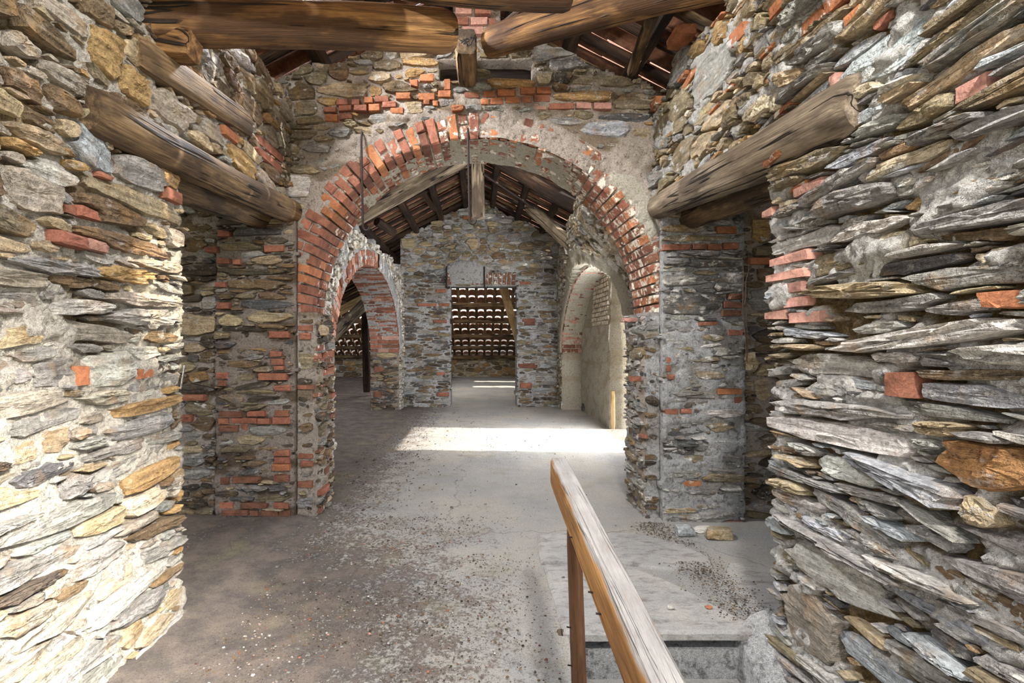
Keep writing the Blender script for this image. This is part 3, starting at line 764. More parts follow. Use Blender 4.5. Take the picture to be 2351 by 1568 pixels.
PB.px([(792, 207, 118, 32, 'tan'), (775, 167, 48, 42, 'brown'), (728, 180, 58, 36, 'olive'), (702, 160, 44, 34, 'olive'), (950, 118, 70, 36, 'tan'), (856, 122, 45, 35, 'olive'),
       (899, 124, 28, 34, 'pale'), (873, 180, 45, 30, 'tan'), (916, 201, 80, 26, 'brown'), (690, 210, 60, 44, 'brown'),
       (980, 182, 34, 18, 'Bo'), (1027, 197, 16, 30, 'Bo'), (950, 195, 22, 18, 'Bo'), (980, 224, 40, 16, 'Bo'), (1021, 218, 32, 16, 'Bo'), (1083, 222, 36, 14, 'B'), (1123, 219, 30, 16, 'Bo'), (1162, 218, 44, 16, 'Bo'),
       (1211, 213, 36, 16, 'Bo'), (1248, 210, 36, 16, 'Bo'), (788, 239, 28, 14, 'B'), (818, 238, 20, 14, 'B'), (848, 234, 22, 14, 'Bo'), (878, 231, 34, 15, 'B'), (927, 224, 36, 15, 'Bo'),
       (1113, 237, 20, 14, 'Bo'), (1140, 235, 32, 16, 'Bo'), (1176, 234, 34, 16, 'Bo'), (1208, 232, 26, 16, 'B'), (1243, 229, 40, 16, 'B'), (760, 256, 30, 12, 'B'), (794, 252, 32, 14, 'B'),
       (829, 252, 32, 15, 'B'), (861, 251, 28, 16, 'Bo'), (895, 244, 34, 15, 'B'), (912, 258, 32, 16, 'Bo'), (1051, 253, 30, 16, 'Bo'), (1239, 248, 32, 15, 'Bp'), (1288, 247, 62, 14, 'B'),
       (1338, 247, 38, 14, 'Bp'), (1381, 248, 44, 15, 'Bp'), (762, 273, 32, 16, 'Bo'), (796, 270, 32, 16, 'B'), (980, 238, 16, 14, 'Bo'), (1000, 240, 14, 14, 'Bo'),
       (1335, 224, 140, 20, 'ochre'), (1455, 235, 98, 36, 'olive'), (1382, 188, 130, 22, 'olive'), (1173, 192, 98, 24, 'ochre'), (1100, 167, 90, 22, 'tan'), (1267, 124, 90, 34, 'grey'),
       (1309, 147, 98, 28, 'grey'), (1290, 180, 44, 24, 'dark'), (1027, 237, 40, 18, 'grey'), (1087, 252, 36, 18, 'grey'), (1134, 252, 45, 17, 'grey'), (955, 250, 38, 28, 'tan'), (1339, 267, 48, 22, 'olive'),
       (1438, 271, 130, 20, 'slate'), (1390, 299, 95, 36, 'blue'), (1472, 355, 62, 40, 'tan'), (685, 427, 58, 58, 'pale'), (703, 393, 70, 22, 'tan'), (970, 273, 46, 14, 'slate'),
       (730, 340, 60, 26, 'grey'), (700, 310, 50, 20, 'olive'), (780, 305, 50, 24, 'grey'), (700, 250, 50, 36, 'olive'), (1470, 310, 44, 26, 'tan'),
       (1065, 30, 40, 18, 'Bp'), (1108, 30, 38, 18, 'B'), (1060, 52, 34, 18, 'B'), (1100, 52, 42, 18, 'Bp'), (1130, 55, 18, 18, 'B'), (1085, 75, 50, 18, 'Bp'), (1125, 78, 30, 18, 'tan'), (1090, 10, 44, 18, 'B'),
       # recessed returns on both sides
       (701, 753, 46, 17, 'B'), (703, 772, 28, 16, 'B'), (701, 888, 50, 14, 'B'), (447, 912, 54, 15, 'B'), (435, 960, 25, 18, 'B'), (706, 1046, 44, 14, 'B'), (708, 1063, 32, 15, 'B'),
       (698, 828, 42, 36, 'tan'), (741, 758, 30, 40, 'tan'), (465, 622, 80, 28, 'dark'), (460, 746, 75, 46, 'tan'), (455, 863, 46, 24, 'ochre'), (447, 562, 46, 28, 'brown'), (485, 696, 28, 30, 'grey'),
       (700, 1110, 46, 20, 'Bd'), (700, 1150, 50, 24, 'grey'), (1460, 870, 34, 18, 'B'), (1478, 1002, 20, 10, 'B'), (1478, 758, 75, 40, 'grey'), (1748, 530, 45, 55, 'ochre'), (1716, 832, 36, 42, 'tan', 0, .07),
       (1751, 850, 46, 30, 'tan', 0, .05), (1753, 890, 40, 50, 'tan'), (1740, 600, 52, 16, 'Bo'), (1750, 690, 60, 50, 'grey')])
palB_top = ['tan', 'olive', 'brown', 'grey', 'tan', 'ochre', 'olive', 'grey']
palB_mid = ['grey', 'olive', 'tan', 'dark', 'grey', 'brown', 'pale']
palB_lo = ['slate', 'grey', 'brown', 'olive', 'dark', 'brown', 'dark', 'tan']
pb_ = lambda u, v: palB_top if v > 2.55 else (palB_mid if v > 2.0 else palB_lo)
zb = lambda u, v: 1.0 if v > 2.7 or v < 2.0 else (.35 if u < .5 else .12)
PB.fill(900, .05, .12, .022, .045, pb_, 6, zb); PB.fill(1500, .03, .08, .012, .024, pb_, 5, zb)
PB.fill(1200, .012, .035, .008, .015, pb_, 10, lambda u, v: .6 * zb(u, v), lim=.14)
WB = PB.bed(back=.34); PB.build(WB)

# brick ring and soffit of the big arch
RING = empty('trim_1', (0, 3.3, AZ)); RING['kind'] = 'structure'
def ring_curve(s):
    th = math.pi - s / AR; return AR * math.cos(th), AZ + AR * math.sin(th), math.cos(th), math.sin(th)
def ring_tone(t, soff, o0):
    c = vary(C[random.choice(('B', 'B', 'B', 'Bo', 'Bd', 'B'))], .2)
    if soff: w = .35 if t < .35 else (.55 if t < .72 else .45)
    else: w = .10 if t < .22 else (.20 if t < .42 else (.45 if t < .8 else .5))
    return c, w
rb_ = arch_bricks(RING, FB, ring_curve, math.pi * AR, 56, AO - AR, .45, ring_tone, 3)
emit_bricks(RING, [(V - np.array(RING.location), a, b, c, d - np.array(RING.location)) for V, a, b, c, d in rb_])
# beige plaster still clinging over the right haunch, whitewash patch at the crown
def skin(name, fr, curve, s0, s1, mat, par, soffit, d, base, amp, k=(9, 26)):
    n, m = 90, 16; V, Fc = [], []
    for i in range(n + 1):
        s = s0 + (s1 - s0) * i / n; u, v, a, b = curve(s); ed = min(1, 8 * min(i, n - i) / n)
        for j in range(m + 1):
            t = d[0] + (d[1] - d[0]) * j / m
            h = base + amp * (noise.noise(Vector((s * k[0], t * k[1], 3.3))) + .5 * noise.noise(Vector((s * 31, t * 31, 1)))) - .012 * (1 - ed)
            if soffit: V.append(fr.pt(np.array(u - a * h), np.array(v - b * h), np.array(t)))
            else: V.append(fr.pt(np.array(u + a * t), np.array(v + b * t), np.array(h)))
    for i in range(n):
        for j in range(m):
            a = i * (m + 1) + j; Fc.append((a, a + m + 1, a + m + 2, a + 1))
    o = obj(name, V, Fc, mat, par, smooth=True); o.location = -Vector(par.location); return o
LA = math.pi * AR
skin('limewash_skin', FB, ring_curve, LA * .40, LA * .72, PLASTER, RING, True, (.004, -.45), .007, .012)
skin('limewash_skin', FB, ring_curve, LA * .22, LA * .42, PLASTER, RING, True, (-.12, -.45), .001, .014)
skin('limewash_skin', FB, ring_curve, LA * .70, LA * .97, PLASTER, RING, True, (-.05, -.45), -.013, .016)
skin('plaster_skin', FB, ring_curve, LA * .50, LA * .74, MORTAR_B, RING, False, (.0, .18), .012, .016)
def patch(name, fr, outline, w, mat, parent, res=.03):
    O = np.array(outline); u0, v0 = O.min(0); u1, v1 = O.max(0)
    uu = np.arange(u0 - res, u1 + 2 * res, res); vv = np.arange(v0 - res, v1 + 2 * res, res)
    UU, VV = np.meshgrid(uu, vv, indexing='ij')
    def inside(x, y):
        r = np.zeros(x.shape, bool); n = len(O)
        for i in range(n):
            x1, y1 = O[i]; x2, y2 = O[(i + 1) % n]
            c = ((y1 > y) != (y2 > y)) & (x < (x2 - x1) * (y - y1) / (y2 - y1 + 1e-12) + x1); r ^= c
        return r
    JU = UU + .03 * sn(VV, 31) ; JV = VV + .03 * sn(UU, 27, 1)
    ins = inside(JU, JV).astype(float); P = np.pad(ins, 1, mode='edge')
    sm = sum(P[1 + a:1 + a + ins.shape[0], 1 + b:1 + b + ins.shape[1]] for a in (-1, 0, 1) for b in (-1, 0, 1)) / 9
    W = np.empty(UU.shape)
    for i in range(UU.shape[0]):
        for j in range(UU.shape[1]): W[i, j] = w * sm[i, j] + .010 * noise.noise(Vector((UU[i, j] * 12, VV[i, j] * 12, 4))) - .02 * (sm[i, j] < .6)
    Vt = fr.pt(UU, VV, W).reshape(-1, 3); nv = len(vv); Fc = []
    for i in range(len(uu) - 1):
        for j in range(nv - 1):
            if sm[i:i + 2, j:j + 2].max() > .3:
                a = i * nv + j; q = (a, a + nv, a + nv + 1, a + 1); Fc.append(q[::-1] if fr.flip else q)
    o = obj(name, Vt, Fc, mat, parent, smooth=True)
    if parent is not None: o.location = -Vector(parent.location)
    return o
def pxs(fr, L): return [fr.px(x, y)[:2] for x, y in L]
def off_ring(pts, r0):
    out = []
    for u, v in pts:
        r = math.hypot(u, v - AZ)
        if v > AZ - .1 and r < r0: u, v = u * r0 / r, AZ + (v - AZ) * r0 / r
        out.append((u, v))
    return out
patch('plaster_patch', FB, off_ring(pxs(FB, [(1385, 420), (1400, 385), (1440, 392), (1505, 400), (1512, 560), (1512, 730), (1490, 735), (1478, 690), (1470, 620), (1450, 560), (1425, 500), (1400, 460)]), 1.27), .034, PLASTER, WB)
patch('plaster_patch', FB, pxs(FB, [(1115, 268), (1180, 268), (1260, 290), (1330, 330), (1390, 380), (1365, 400), (1300, 355), (1230, 325), (1160, 305), (1120, 300)]), .016, MORTAR_B, WB)

# front faces of the two piers stand proud of the wall
def pier(name, u0, u1, rows, pal, mort, dens, bulge, wash, right):
    fr = Frame((0, 3.245, 0), (1, 0, 0), (0, 0, 1), (0, -1, 0))
    mk = lambda u, v: (u > u0 + .012 * sn(v, 19)) & (u < u1 + .012 * sn(v, 17, 3)) & (v > -.02) & (v < 2.08)
    P = Panel(name, fr, u0 - .02, u1 + .02, -.02, 2.1, mk, mort, .02, .016, bulge, wash)
    P.px(rows)
    hi = lambda u, v: 1.0 if v > 1.42 else dens
    P.fill(350, .06, .14, .016, .034, pal, 4, hi); P.fill(700, .03, .09, .009, .02, pal, 4, hi); P.fill(500, .012, .03, .006, .012, pal, 8, hi, lim=.14)
    o = P.bed(back=.05); P.build(o); return o
pier('wall_back_left', -1.765, -1.235,
     [(518, 537, 30, 16, 'B'), (486, 574, 38, 16, 'B'), (631, 572, 48, 17, 'B'), (517, 600, 32, 14, 'B'), (546, 602, 20, 14, 'B'), (507, 654, 30, 14, 'B'), (515, 702, 34, 16, 'B'),
      (644, 768, 50, 16, 'B'), (636, 812, 30, 16, 'B'), (639, 830, 30, 16, 'B'), (644, 845, 25, 12, 'B'), (629, 864, 70, 17, 'B'), (651, 890, 42, 16, 'B'), (513, 862, 30, 16, 'B'), (512, 879, 20, 14, 'B'),
      (534, 950, 55, 14, 'Bd'), (592, 948, 45, 14, 'B'), (651, 948, 36, 15, 'B'), (518, 966, 26, 15, 'B'), (562, 965, 64, 14, 'B'), (609, 966, 30, 14, 'B'), (648, 965, 46, 18, 'B'),
      (530, 982, 48, 16, 'Bd'), (564, 981, 18, 16, 'B'), (650, 1037, 40, 16, 'B'), (650, 1055, 40, 16, 'B'), (648, 1071, 42, 16, 'Bo'), (567, 1100, 64, 14, 'Bd'), (520, 1102, 22, 16, 'Bd'), (650, 1096, 38, 16, 'Bd'),
      (523, 1158, 34, 16, 'B'), (587, 1158, 64, 15, 'Bd'), (648, 1158, 38, 16, 'B'), (541, 1175, 64, 14, 'Bd'), (586, 1176, 22, 13, 'Bd'), (622, 1177, 46, 14, 'Bd'), (655, 1177, 30, 14, 'Bd'),
      (596, 533, 115, 20, 'slate'), (549, 567, 90, 24, 'olive'), (636, 552, 46, 18, 'dark'), (589, 654, 115, 24, 'brown'), (584, 624, 130, 18, 'dark'), (609, 699, 112, 22, 'slate'),
      (614, 728, 108, 24, 'tan'), (535, 738, 52, 30, 'tan'), (614, 792, 84, 24, 'ochre'), (554, 865, 55, 22, 'olive'), (614, 987, 88, 24, 'grey'), (579, 1007, 52, 26, 'tan'), (626, 511, 58, 16, 'tan'),
      (560, 755, 90, 10, 'dark'), (600, 898, 80, 12, 'olive')],
     palB_lo, MORTAR_D, .38, lambda u, v: .014 * (sn(u, 7, 2) * sn(v, 8) > -.05) * (v < 1.3), .25, False)
pier('wall_back_right', 1.225, 1.775,
     [(1666, 529, 50, 17, 'Bo'), (1550, 569, 74, 16, 'B'), (1603, 568, 34, 16, 'Bd'), (1638, 568, 34, 16, 'B'), (1675, 566, 36, 17, 'B'), (1684, 681, 34, 16, 'Bd'), (1680, 700, 44, 16, 'Bd'), (1677, 719, 46, 15, 'Bd'),
      (1624, 743, 44, 10, 'B'), (1684, 763, 36, 14, 'B'), (1532, 825, 12, 16, 'B'), (1533, 845, 12, 16, 'B'), (1538, 865, 16, 13, 'B'), (1672, 898, 58, 14, 'Bo'), (1692, 919, 22, 17, 'B'), (1540, 944, 34, 14, 'B'),
      (1572, 942, 26, 12, 'B'), (1573, 1108, 72, 13, 'Bo'), (1680, 1202, 45, 20, 'Bp'), (1592, 493, 150, 22, 'olive'), (1568, 525, 108, 20, 'olive'), (1595, 548, 155, 16, 'olive'), (1632, 605, 100, 20, 'slate'),
      (1550, 600, 60, 14, 'grey'), (1563, 644, 108, 28, 'grey'), (1679, 638, 44, 24, 'grey'), (1584, 699, 138, 48, 'slate'), (1608, 1189, 130, 42, 'grey'), (1560, 620, 70, 12, 'grey'),
      (1560, 1170, 90, 14, 'tan'), (1650, 1140, 80, 14, 'grey'), (1560, 758, 60, 16, 'grey')],
     ['grey', 'grey', 'slate', 'pale', 'olive', 'grey'], MORTAR_G, .22, lambda u, v: .024 * (v < 1.33) * (sn(u, 6) * sn(v, 7, 1) > -.22), .5, True)
# jambs below the springing
def jamb(name, x, nrm, y0, y1, z1, pal, mort, wash, thick):
    fr = Frame((x, 0, 0), (0, 1, 0), (0, 0, 1), (nrm, 0, 0))
    mk = lambda u, v: (u > y0) & (u < y1) & (v > -.02) & (v < z1)
    P = Panel(name, fr, y0, y1, -.02, z1, mk, mort, .02, .018, None, wash)
    P.fill(120, .05, .12, .02, .04, pal, 4); P.fill(250, .03, .06, .012, .022, pal, 5, lambda u, v: .6); P.fill(300, .012, .03, .006, .012, pal, 8, lambda u, v: .5)
    o = P.bed(back=thick); P.build(o, 150); return o
jamb('wall_jamb_left', -1.12, 1, 3.29, 3.72, 1.40, palB_lo + ['B', 'Bd'], MORTAR_B, .35, .6)
jamb('wall_jamb_right', 1.135, -1, 3.29, 3.74, 1.40, ['grey', 'pale', 'olive', 'grey', 'slate'], MORTAR_G, .5, .6)

# ================================================================== the vaulted bay behind the arch
EC, EA, ES, EB = 6.55, 1.90, 1.0, 1.20
def ell(u, v, k=0.0): return (((u - EC) / (EA + k)) ** 2 + (np.maximum(v - ES, 0) / (EB + k)) ** 2 < 1) & (np.abs(u - EC) < EA + k)
def ell_curve_factory():
    n = 400; th = np.linspace(math.pi, 0, n); U = EC + EA * np.cos(th); Vv = ES + EB * np.sin(th)
    d = np.concatenate([[0], np.cumsum(np.hypot(np.diff(U), np.diff(Vv)))])
    def cv(s):
        t = np.interp(s, d, th); nu, nv = math.cos(t) / EA, math.sin(t) / EB; L = math.hypot(nu, nv)
        return EC + EA * math.cos(t), ES + EB * math.sin(t), nu / L, nv / L
    return cv, d[-1]
ELL, ELLEN = ell_curve_factory()
def mid_wall(name, x, nrm, top, pal, mort, wash, shape, thick):
    fr = Frame((x, 0, 0), (0, 1, 0), (0, 0, 1), (nrm, 0, 0))
    bm = lambda u, v: (u > 3.77) & (u < 8.95) & (v > -.02) & (v < top(u)) & ~ell(u, v, .02)
    mk = lambda u, v: bm(u, v) & ~((ell(u, v, .20)) & (v > ES))
    P = Panel(name, fr, 3.77, 8.95, -.02, 3.0, mk, mort, .03, .03, None, wash, shape, bm)
    P.fill(500, .07, .13, .04, .07, pal, 10); P.fill(900, .04, .08, .02, .04, pal, 12, lambda u, v: .7); P.fill(700, .02, .04, .012, .022, pal, 12, lambda u, v: .5)
    o = P.bed(back=thick); P.build(o, 200); return o, fr
palM = ['tan', 'olive', 'grey', 'pale', 'olive', 'brown', 'grey']
wml, FML = mid_wall('wall_middle_left', -1.40, 1, lambda u: 2.50 + .07 * sn(u, 6), palM, MORTAR_G, .7, None, .5)
def sh(u, v):
    t = np.clip((v - 1.75) / .8, 0, 1); t = t * t * (3 - 2 * t); return .44 * t * np.clip(1.25 - (u - 3.7) / 4.2, 0, 1)
wmr, FMR = mid_wall('wall_middle_right', 1.45, -1, lambda u: 2.74 + .07 * sn(u, 5, 1), ['olive', 'tan', 'olive', 'grey', 'tan', 'pale'], PLASTER, .6, sh, .40)
def side_tone_l(t, soff, o0):
    c = vary(C[random.choice(('B', 'Bp', 'Bd', 'B'))], .2)
    return c, .3
def side_tone_r(t, soff, o0):
    c = vary(C[random.choice(('B', 'Bp', 'Bd'))], .2)
    return c, .35
for nm, par, fr, tone, th in (('left', wml, FML, side_tone_l, .5), ('right', wmr, FMR, side_tone_r, .40)):
    emit_bricks(par, arch_bricks(par, fr, ELL, ELLEN, 64, .19, th, tone, 2), 260)
FJ = Frame((0, 8.435, 0), (1, 0, 0), (0, 0, 1), (0, -1, 0))
PJ = Panel('wall_jamb_middle', FJ, -1.90, -1.40, -.02, 1.02, lambda u, v: (u > -1.90) & (u < -1.40) & (v > -.02) & (v < 1.0), MORTAR_D, .03, .02, None, .25)
PJ.px([(870, 848, 22, 14, 'Bd'), (868, 905, 18, 14, 'Bd'), (885, 815, 40, 14, 'tan')])
PJ.fill(200, .06, .14, .02, .035, ['slate', 'dark', 'brown', 'grey', 'olive'], 4); PJ.fill(300, .03, .06, .012, .02, ['slate', 'dark', 'brown', 'grey'], 6)
WJ = PJ.bed(back=.02); PJ.build(WJ)
# whitewashed band round the right side arch
ring_out = [(ELL(s)[0] + ELL(s)[2] * .21, ELL(s)[1] + ELL(s)[3] * .21) for s in np.linspace(0, ELLEN, 40)]
ring_in = [(ELL(s)[0] + ELL(s)[2] * .0, ELL(s)[1] + ELL(s)[3] * .0) for s in np.linspace(ELLEN, 0, 40)]
def band(name, fr, par, s0, s1, mat, shape=None, w=.03):
    n = 60; V, Fc = [], []
    for i in range(n + 1):
        s = s0 + (s1 - s0) * i / n; u, v, a, b = ELL(s)
        for k, o in enumerate((-.004, .03, .08, .14, .2, .24)):
            ww = w * (1 if 0 < k < 5 else .2) + .012 * noise.noise(Vector((s * 9, o * 30, 2)))
            oo = o + .02 * noise.noise(Vector((s * 6, k, 5))) * (k > 3)
            uu, vv = u + a * oo, v + b * oo
            if shape is not None: ww += float(shape(np.array(uu), np.array(vv)))
            V.append(fr.pt(np.array(uu), np.array(vv), np.array(ww)))
    for i in range(n):
        for k in range(5):
            a = i * 6 + k; q = (a, a + 6, a + 7, a + 1); Fc.append(q if not fr.flip else q[::-1])
    return obj(name, V, Fc, mat, par, smooth=True)
band('plaster_band', FMR, wmr, 0, ELLEN, PLASTER, None, .035)
band('plaster_band', FML, wml, ELLEN * .52, ELLEN, MORTAR_G)
skin('limewash_skin', FML, ELL, ELLEN * .45, ELLEN, MORTAR_G, wml, True, (-.01, -.5), .004, .016, (26, 5))
skin('limewash_skin', FMR, ELL, ELLEN * .30, ELLEN, PLASTER, wmr, True, (-.01, -.4), .010, .016, (22, 5))
# infill behind the right side arch with the outer doorway
FI = Frame((1.80, 0, 0), (0, 1, 0), (0, 0, 1), (-1, 0, 0))
mk = lambda u, v: (u > 3.7) & (u < 8.6) & (v > -.02) & (v < 2.6) & ~((u > 5.20) & (u < 6.62 + .008 * sn(v, 21)) & (v < 2.02))
PI = Panel('wall_infill_right', FI, 3.7, 8.6, -.02, 2.62, mk, PLASTER, .03, .014, lambda u, v: .02 * (v < 1.45), .8)
PI.fill(60, .05, .10, .03, .05, ['cream', 'pale'], 5, lambda u, v: 0.0)
vv_ = 1.47
while vv_ < 2.3:
    uu_ = 6.70 + random.uniform(0, .1)
    while uu_ < 7.6: PI.st.append((uu_ + .06, vv_, .058, .028, 0., 7, vary(C['tan']), True, .012, .6)); uu_ += .128
    vv_ += .068
WI = PI.bed(back=.32); PI.build(WI)
child_post = log('door_post', (1.83, 6.64, 0.0), (1.83, 6.64, .52), .035, .033, W_PALE, 6, 12, .03, square=.8, seed=3)
tag(child_post, 'short pale sawn board standing against the sunlit doorway jamb', 'board')
# ------------------------------------------------------------------ far gable wall with its doorway
def far_top(u): return np.minimum(3.80 - .48 * np.abs(u), 3.86) + .05 * sn(u, 9)
def mask_far(u, v): return (u > -1.45) & (u < 1.52) & (v > -.02) & ((v < far_top(u)) | ((np.abs(u) < .22) & (v < 3.88))) & ~((u > -.53 + .02 * sn(v, 15)) & (u < .70 + .02 * sn(v, 13, 2)) & (v < 2.22))
FF = Frame((0, 8.9, 0), (1, 0, 0), (0, 0, 1), (0, -1, 0))
PF = Panel('wall_far', FF, -1.45, 1.52, -.02, 3.9, mask_far, MORTAR_G, .025, .022, lambda u, v: .015 * ((sn(u, 5) * sn(v, 4, 2)) > .05) * (v < 2.3), .42)
for i in range(15):
    u = -.55 + i * .085; th = (u - .05) * .35
    if 1 < i < 5: continue
    PF.add(u, 2.36, .030, .115, -th * .5, 6, 'Bd', .02, .45)
PF.px([(1208, 1208 - 370, 40, 8, 'Bd'), (1212, 842, 44, 8, 'Bd'), (1206, 650, 30, 8, 'B'), (1214, 735, 30, 8, 'Bd'), (1216, 742, 24, 8, 'Bd'), (1208, 885, 28, 13, 'B'), (1020, 700, 26, 8, 'B'), (1010, 738, 32, 8, 'Bd'),
       (1017, 905, 28, 10, 'B'), (1012, 858, 20, 8, 'B'), (1013, 668, 24, 8, 'B'), (980, 700, 44, 7, 'B'), (1085, 455, 24, 8, 'B'), (1125, 440, 20, 8, 'B'), (1085, 430, 20, 8, 'B'), (1130, 455, 20, 8, 'B'), (1075, 500, 26, 8, 'Bo'),
       (1085, 560, 30, 24, 'tan'), (1000, 512, 34, 18, 'tan'), (940, 560, 30, 24, 'tan'), (960, 575, 28, 20, 'tan'), (1210, 565, 34, 18, 'olive'), (1130, 545, 24, 18, 'grey')])
palF_hi = ['tan', 'olive', 'grey', 'tan', 'brown', 'olive', 'grey', 'pale']; palF_lo = ['slate', 'grey', 'slate', 'blue', 'grey', 'olive', 'dark', 'brown']
pf = lambda u, v: palF_hi if v > 2.5 else palF_lo
PF.fill(900, .07, .14, .03, .055, pf, 6, lambda u, v: 1. if v > 2.45 else 0.); PF.fill(1100, .08, .17, .02, .036, pf, 3, lambda u, v: 1. if v <= 2.45 else 0.)
PF.fill(1400, .04, .08, .016, .03, pf, 7); PF.fill(1200, .02, .05, .012, .02, pf, 8, lambda u, v: .7, lim=.15)
WF = PF.bed(back=.45); PF.build(WF)
patch('plaster_patch', FF, pxs(FF, [(1022, 612), (1050, 596), (1108, 600), (1120, 625), (1116, 652), (1034, 654)]), .035, MORTAR_G, WF)

# ------------------------------------------------------------------ outer shell of the attic, beyond what is seen
FE = Frame((0, 16.5, 0), (1, 0, 0), (0, 0, 1), (0, -1, 0))
PE = Panel('wall_end', FE, -6, 2.4, -.02, .68, lambda u, v: (v > -.02) & (v < .68) & (u > -6) & (u < 2.4), MORTAR_L, .06, .03, None, .4)
PE.fill(500, .10, .22, .05, .10, ['tan', 'olive', 'ochre', 'brown'], 6); PE.fill(500, .05, .09, .03, .05, ['tan', 'olive', 'brown'], 8)
WE = PE.bed(back=.4); PE.build(WE, 120)
def outer(name, boxes, mat):
    V, Fc = [], []
    for b in boxes:
        v, f = box_vf(*b); n = len(V); V += v; Fc += [tuple(i + n for i in q) for q in f]
    o = obj(name, V, Fc, mat); o['kind'] = 'structure'; return o
outer('wall_outer_right', [(2.45, 2.75, .3, 4.4, -1.5, 2.62)], MORTAR_R)
outer('wall_far_right', [(2.1, 2.4, 8.9, 12.55, -.1, 2.6), (2.1, 2.4, 12.95, 14.25, -.1, 2.6), (2.1, 2.4, 14.6, 16.5, -.1, 2.0), (2.1, 2.4, 12.55, 14.6, 1.7, 2.6)], MORTAR_L)
outer('wall_outer_left', [(-6.3, -6, -1.5, 16.5, -.2, .72)], MORTAR_L)

# ================================================================== roof: gable over the bays, hip at the far end
RZ, RS = 3.95, .52
def tile_mesh(w, l, th=.014, n=5):
    V, Fc = [], []
    for yy in (0, l):
        tw = w * (1.0 if yy == 0 else .88)
        for k in range(n + 1):
            a = math.pi * (.08 + .84 * k / n); V.append((-math.cos(a) * tw / 2, yy, math.sin(a) * tw * .36)); 
        for k in range(n + 1):
            a = math.pi * (.08 + .84 * k / n); V.append((-math.cos(a) * (tw / 2 + th), yy, math.sin(a) * (tw * .36 + th)))
    m = 2 * (n + 1)
    for k in range(n):
        Fc.append((k, k + 1, m + k + 1, m + k)); Fc.append((n + 1 + k + 1, n + 1 + k, m + n + 1 + k, m + n + 2 + k))
        Fc.append((k + 1, k, n + 1 + k, n + 2 + k)); Fc.append((m + k, m + k + 1, m + n + 2 + k, m + n + 1 + k))
    Fc.append((0, m, m + n + 1, n + 1)); Fc.append((n, n + 1 + n, m + 2 * n + 1, m + n))
    me = bpy.data.meshes.new('roof_tile'); me.from_pydata(V, [], Fc); me.polygons.foreach_set('use_smooth', [True] * len(Fc)); me.set_sharp_from_angle(angle=.7)
    me.materials.append(TILE); me.update(); return me
TM = tile_mesh(.175, .40)
def roof(name, origin, along, down, nrm, ncol, nrow, pitch_c, pitch_r, seen, TM=TM):
    """rows of barrel tiles; along = across the columns, down = down the slope; seen(col,row,pos) picks the tiles kept as parts"""
    root = empty(name, origin); root['kind'] = 'structure'
    A, D, Nn = (Vector(x).normalized() for x in (along, down, nrm))
    # tile local axes: x across, y up the slope, z out of the roof
    M = Matrix((A, -D, Nn)).transposed()
    if M.determinant() < 0: M = Matrix((-A, -D, Nn)).transposed()
    rest_v, rest_f = [], []; base = [v.co.copy() for v in TM.vertices]; fc = [tuple(p.vertices) for p in TM.polygons]; cnt = 0
    for c in range(ncol):
        for r in range(nrow):
            pos = A * (c * pitch_c + random.uniform(-.008, .008)) + D * (r * pitch_r + pitch_r + random.uniform(-.012, .012)) + Nn * random.uniform(0, .012)
            w = Vector(origin) + pos
            if cnt < 300 and seen(w):
                t = bpy.data.objects.new('roof_tile', TM); COL.objects.link(t); t.parent = root; cnt += 1
                t.matrix_local = Matrix.Translation(pos) @ (M @ Matrix.Rotation(random.uniform(-.03, .03), 3, 'Z')).to_4x4()
            else:
                n = len(rest_v); rest_v += [tuple(pos + M @ b) for b in base]; rest_f += [tuple(i + n for i in q) for q in fc]
    if rest_v: obj('more_roof_tiles', rest_v, rest_f, TILE, root, smooth=False, kind='stuff')
    return root
def beam_child(root, name, A, B, r, mat, sq=(1, 1), seed=0, seg=8):
    o = log(name, A, B, r, r, mat, seg, 12, .05, square=.75, sq=sq, seed=seed); parent_keep(o, root); return o
cs = 1 / math.hypot(1, RS)
near = lambda w: (1.2 < w.y < 3.9 and abs(w.x) < 1.75) or (8.0 < w.y < 9.4 and abs(w.x) < 1.4)
near_l = near
RR = roof('ceiling_right', (0, .95, RZ), (0, 1, 0), (cs, 0, -RS * cs), (RS * cs, 0, cs), 60, 8, .2, .36, near)
RLf = roof('ceiling_left', (0, .95, RZ), (0, 1, 0), (-cs, 0, -RS * cs), (-RS * cs, 0, cs), 60, 19, .2, .36, near_l)
k = 0
for X in (.25, .70, 1.15, 1.75, 2.3):
    k += 1; beam_child(RR, 'purlin', (X, .9, RZ - X * RS - .11), (X, 12.9, RZ - X * RS - .11), .05, W_DARK, (1, 1.2), k, 20)
for X in (.25, .70, 1.15, 1.75, 2.5, 3.3, 4.1, 5.0, 5.8):
    k += 1; beam_child(RLf, 'purlin', (-X, .9, RZ - X * RS - .11), (-X, 12.9, RZ - X * RS - .11), .05, W_DARK, (1, 1.2), k, 20)
y = 1.15
while y < 12.8:
    k += 1
    beam_child(RR, 'rafter', (.02, y, RZ - .055), (2.6, y, RZ - 2.6 * RS - .055), .024, W_BROWN if k % 3 == 0 else W_DARK, (1.5, 1), k)
    beam_child(RLf, 'rafter', (-.02, y, RZ - .055), (-6.1, y, RZ - 6.1 * RS - .055), .024, W_BROWN if k % 3 == 0 else W_DARK, (1.5, 1), k)
    y += .31
beam_child(RLf, 'ridge_beam', (0, .9, RZ - .17), (0, 12.9, RZ - .17), .075, W_DARK, (1, 1.1), 77, 20)
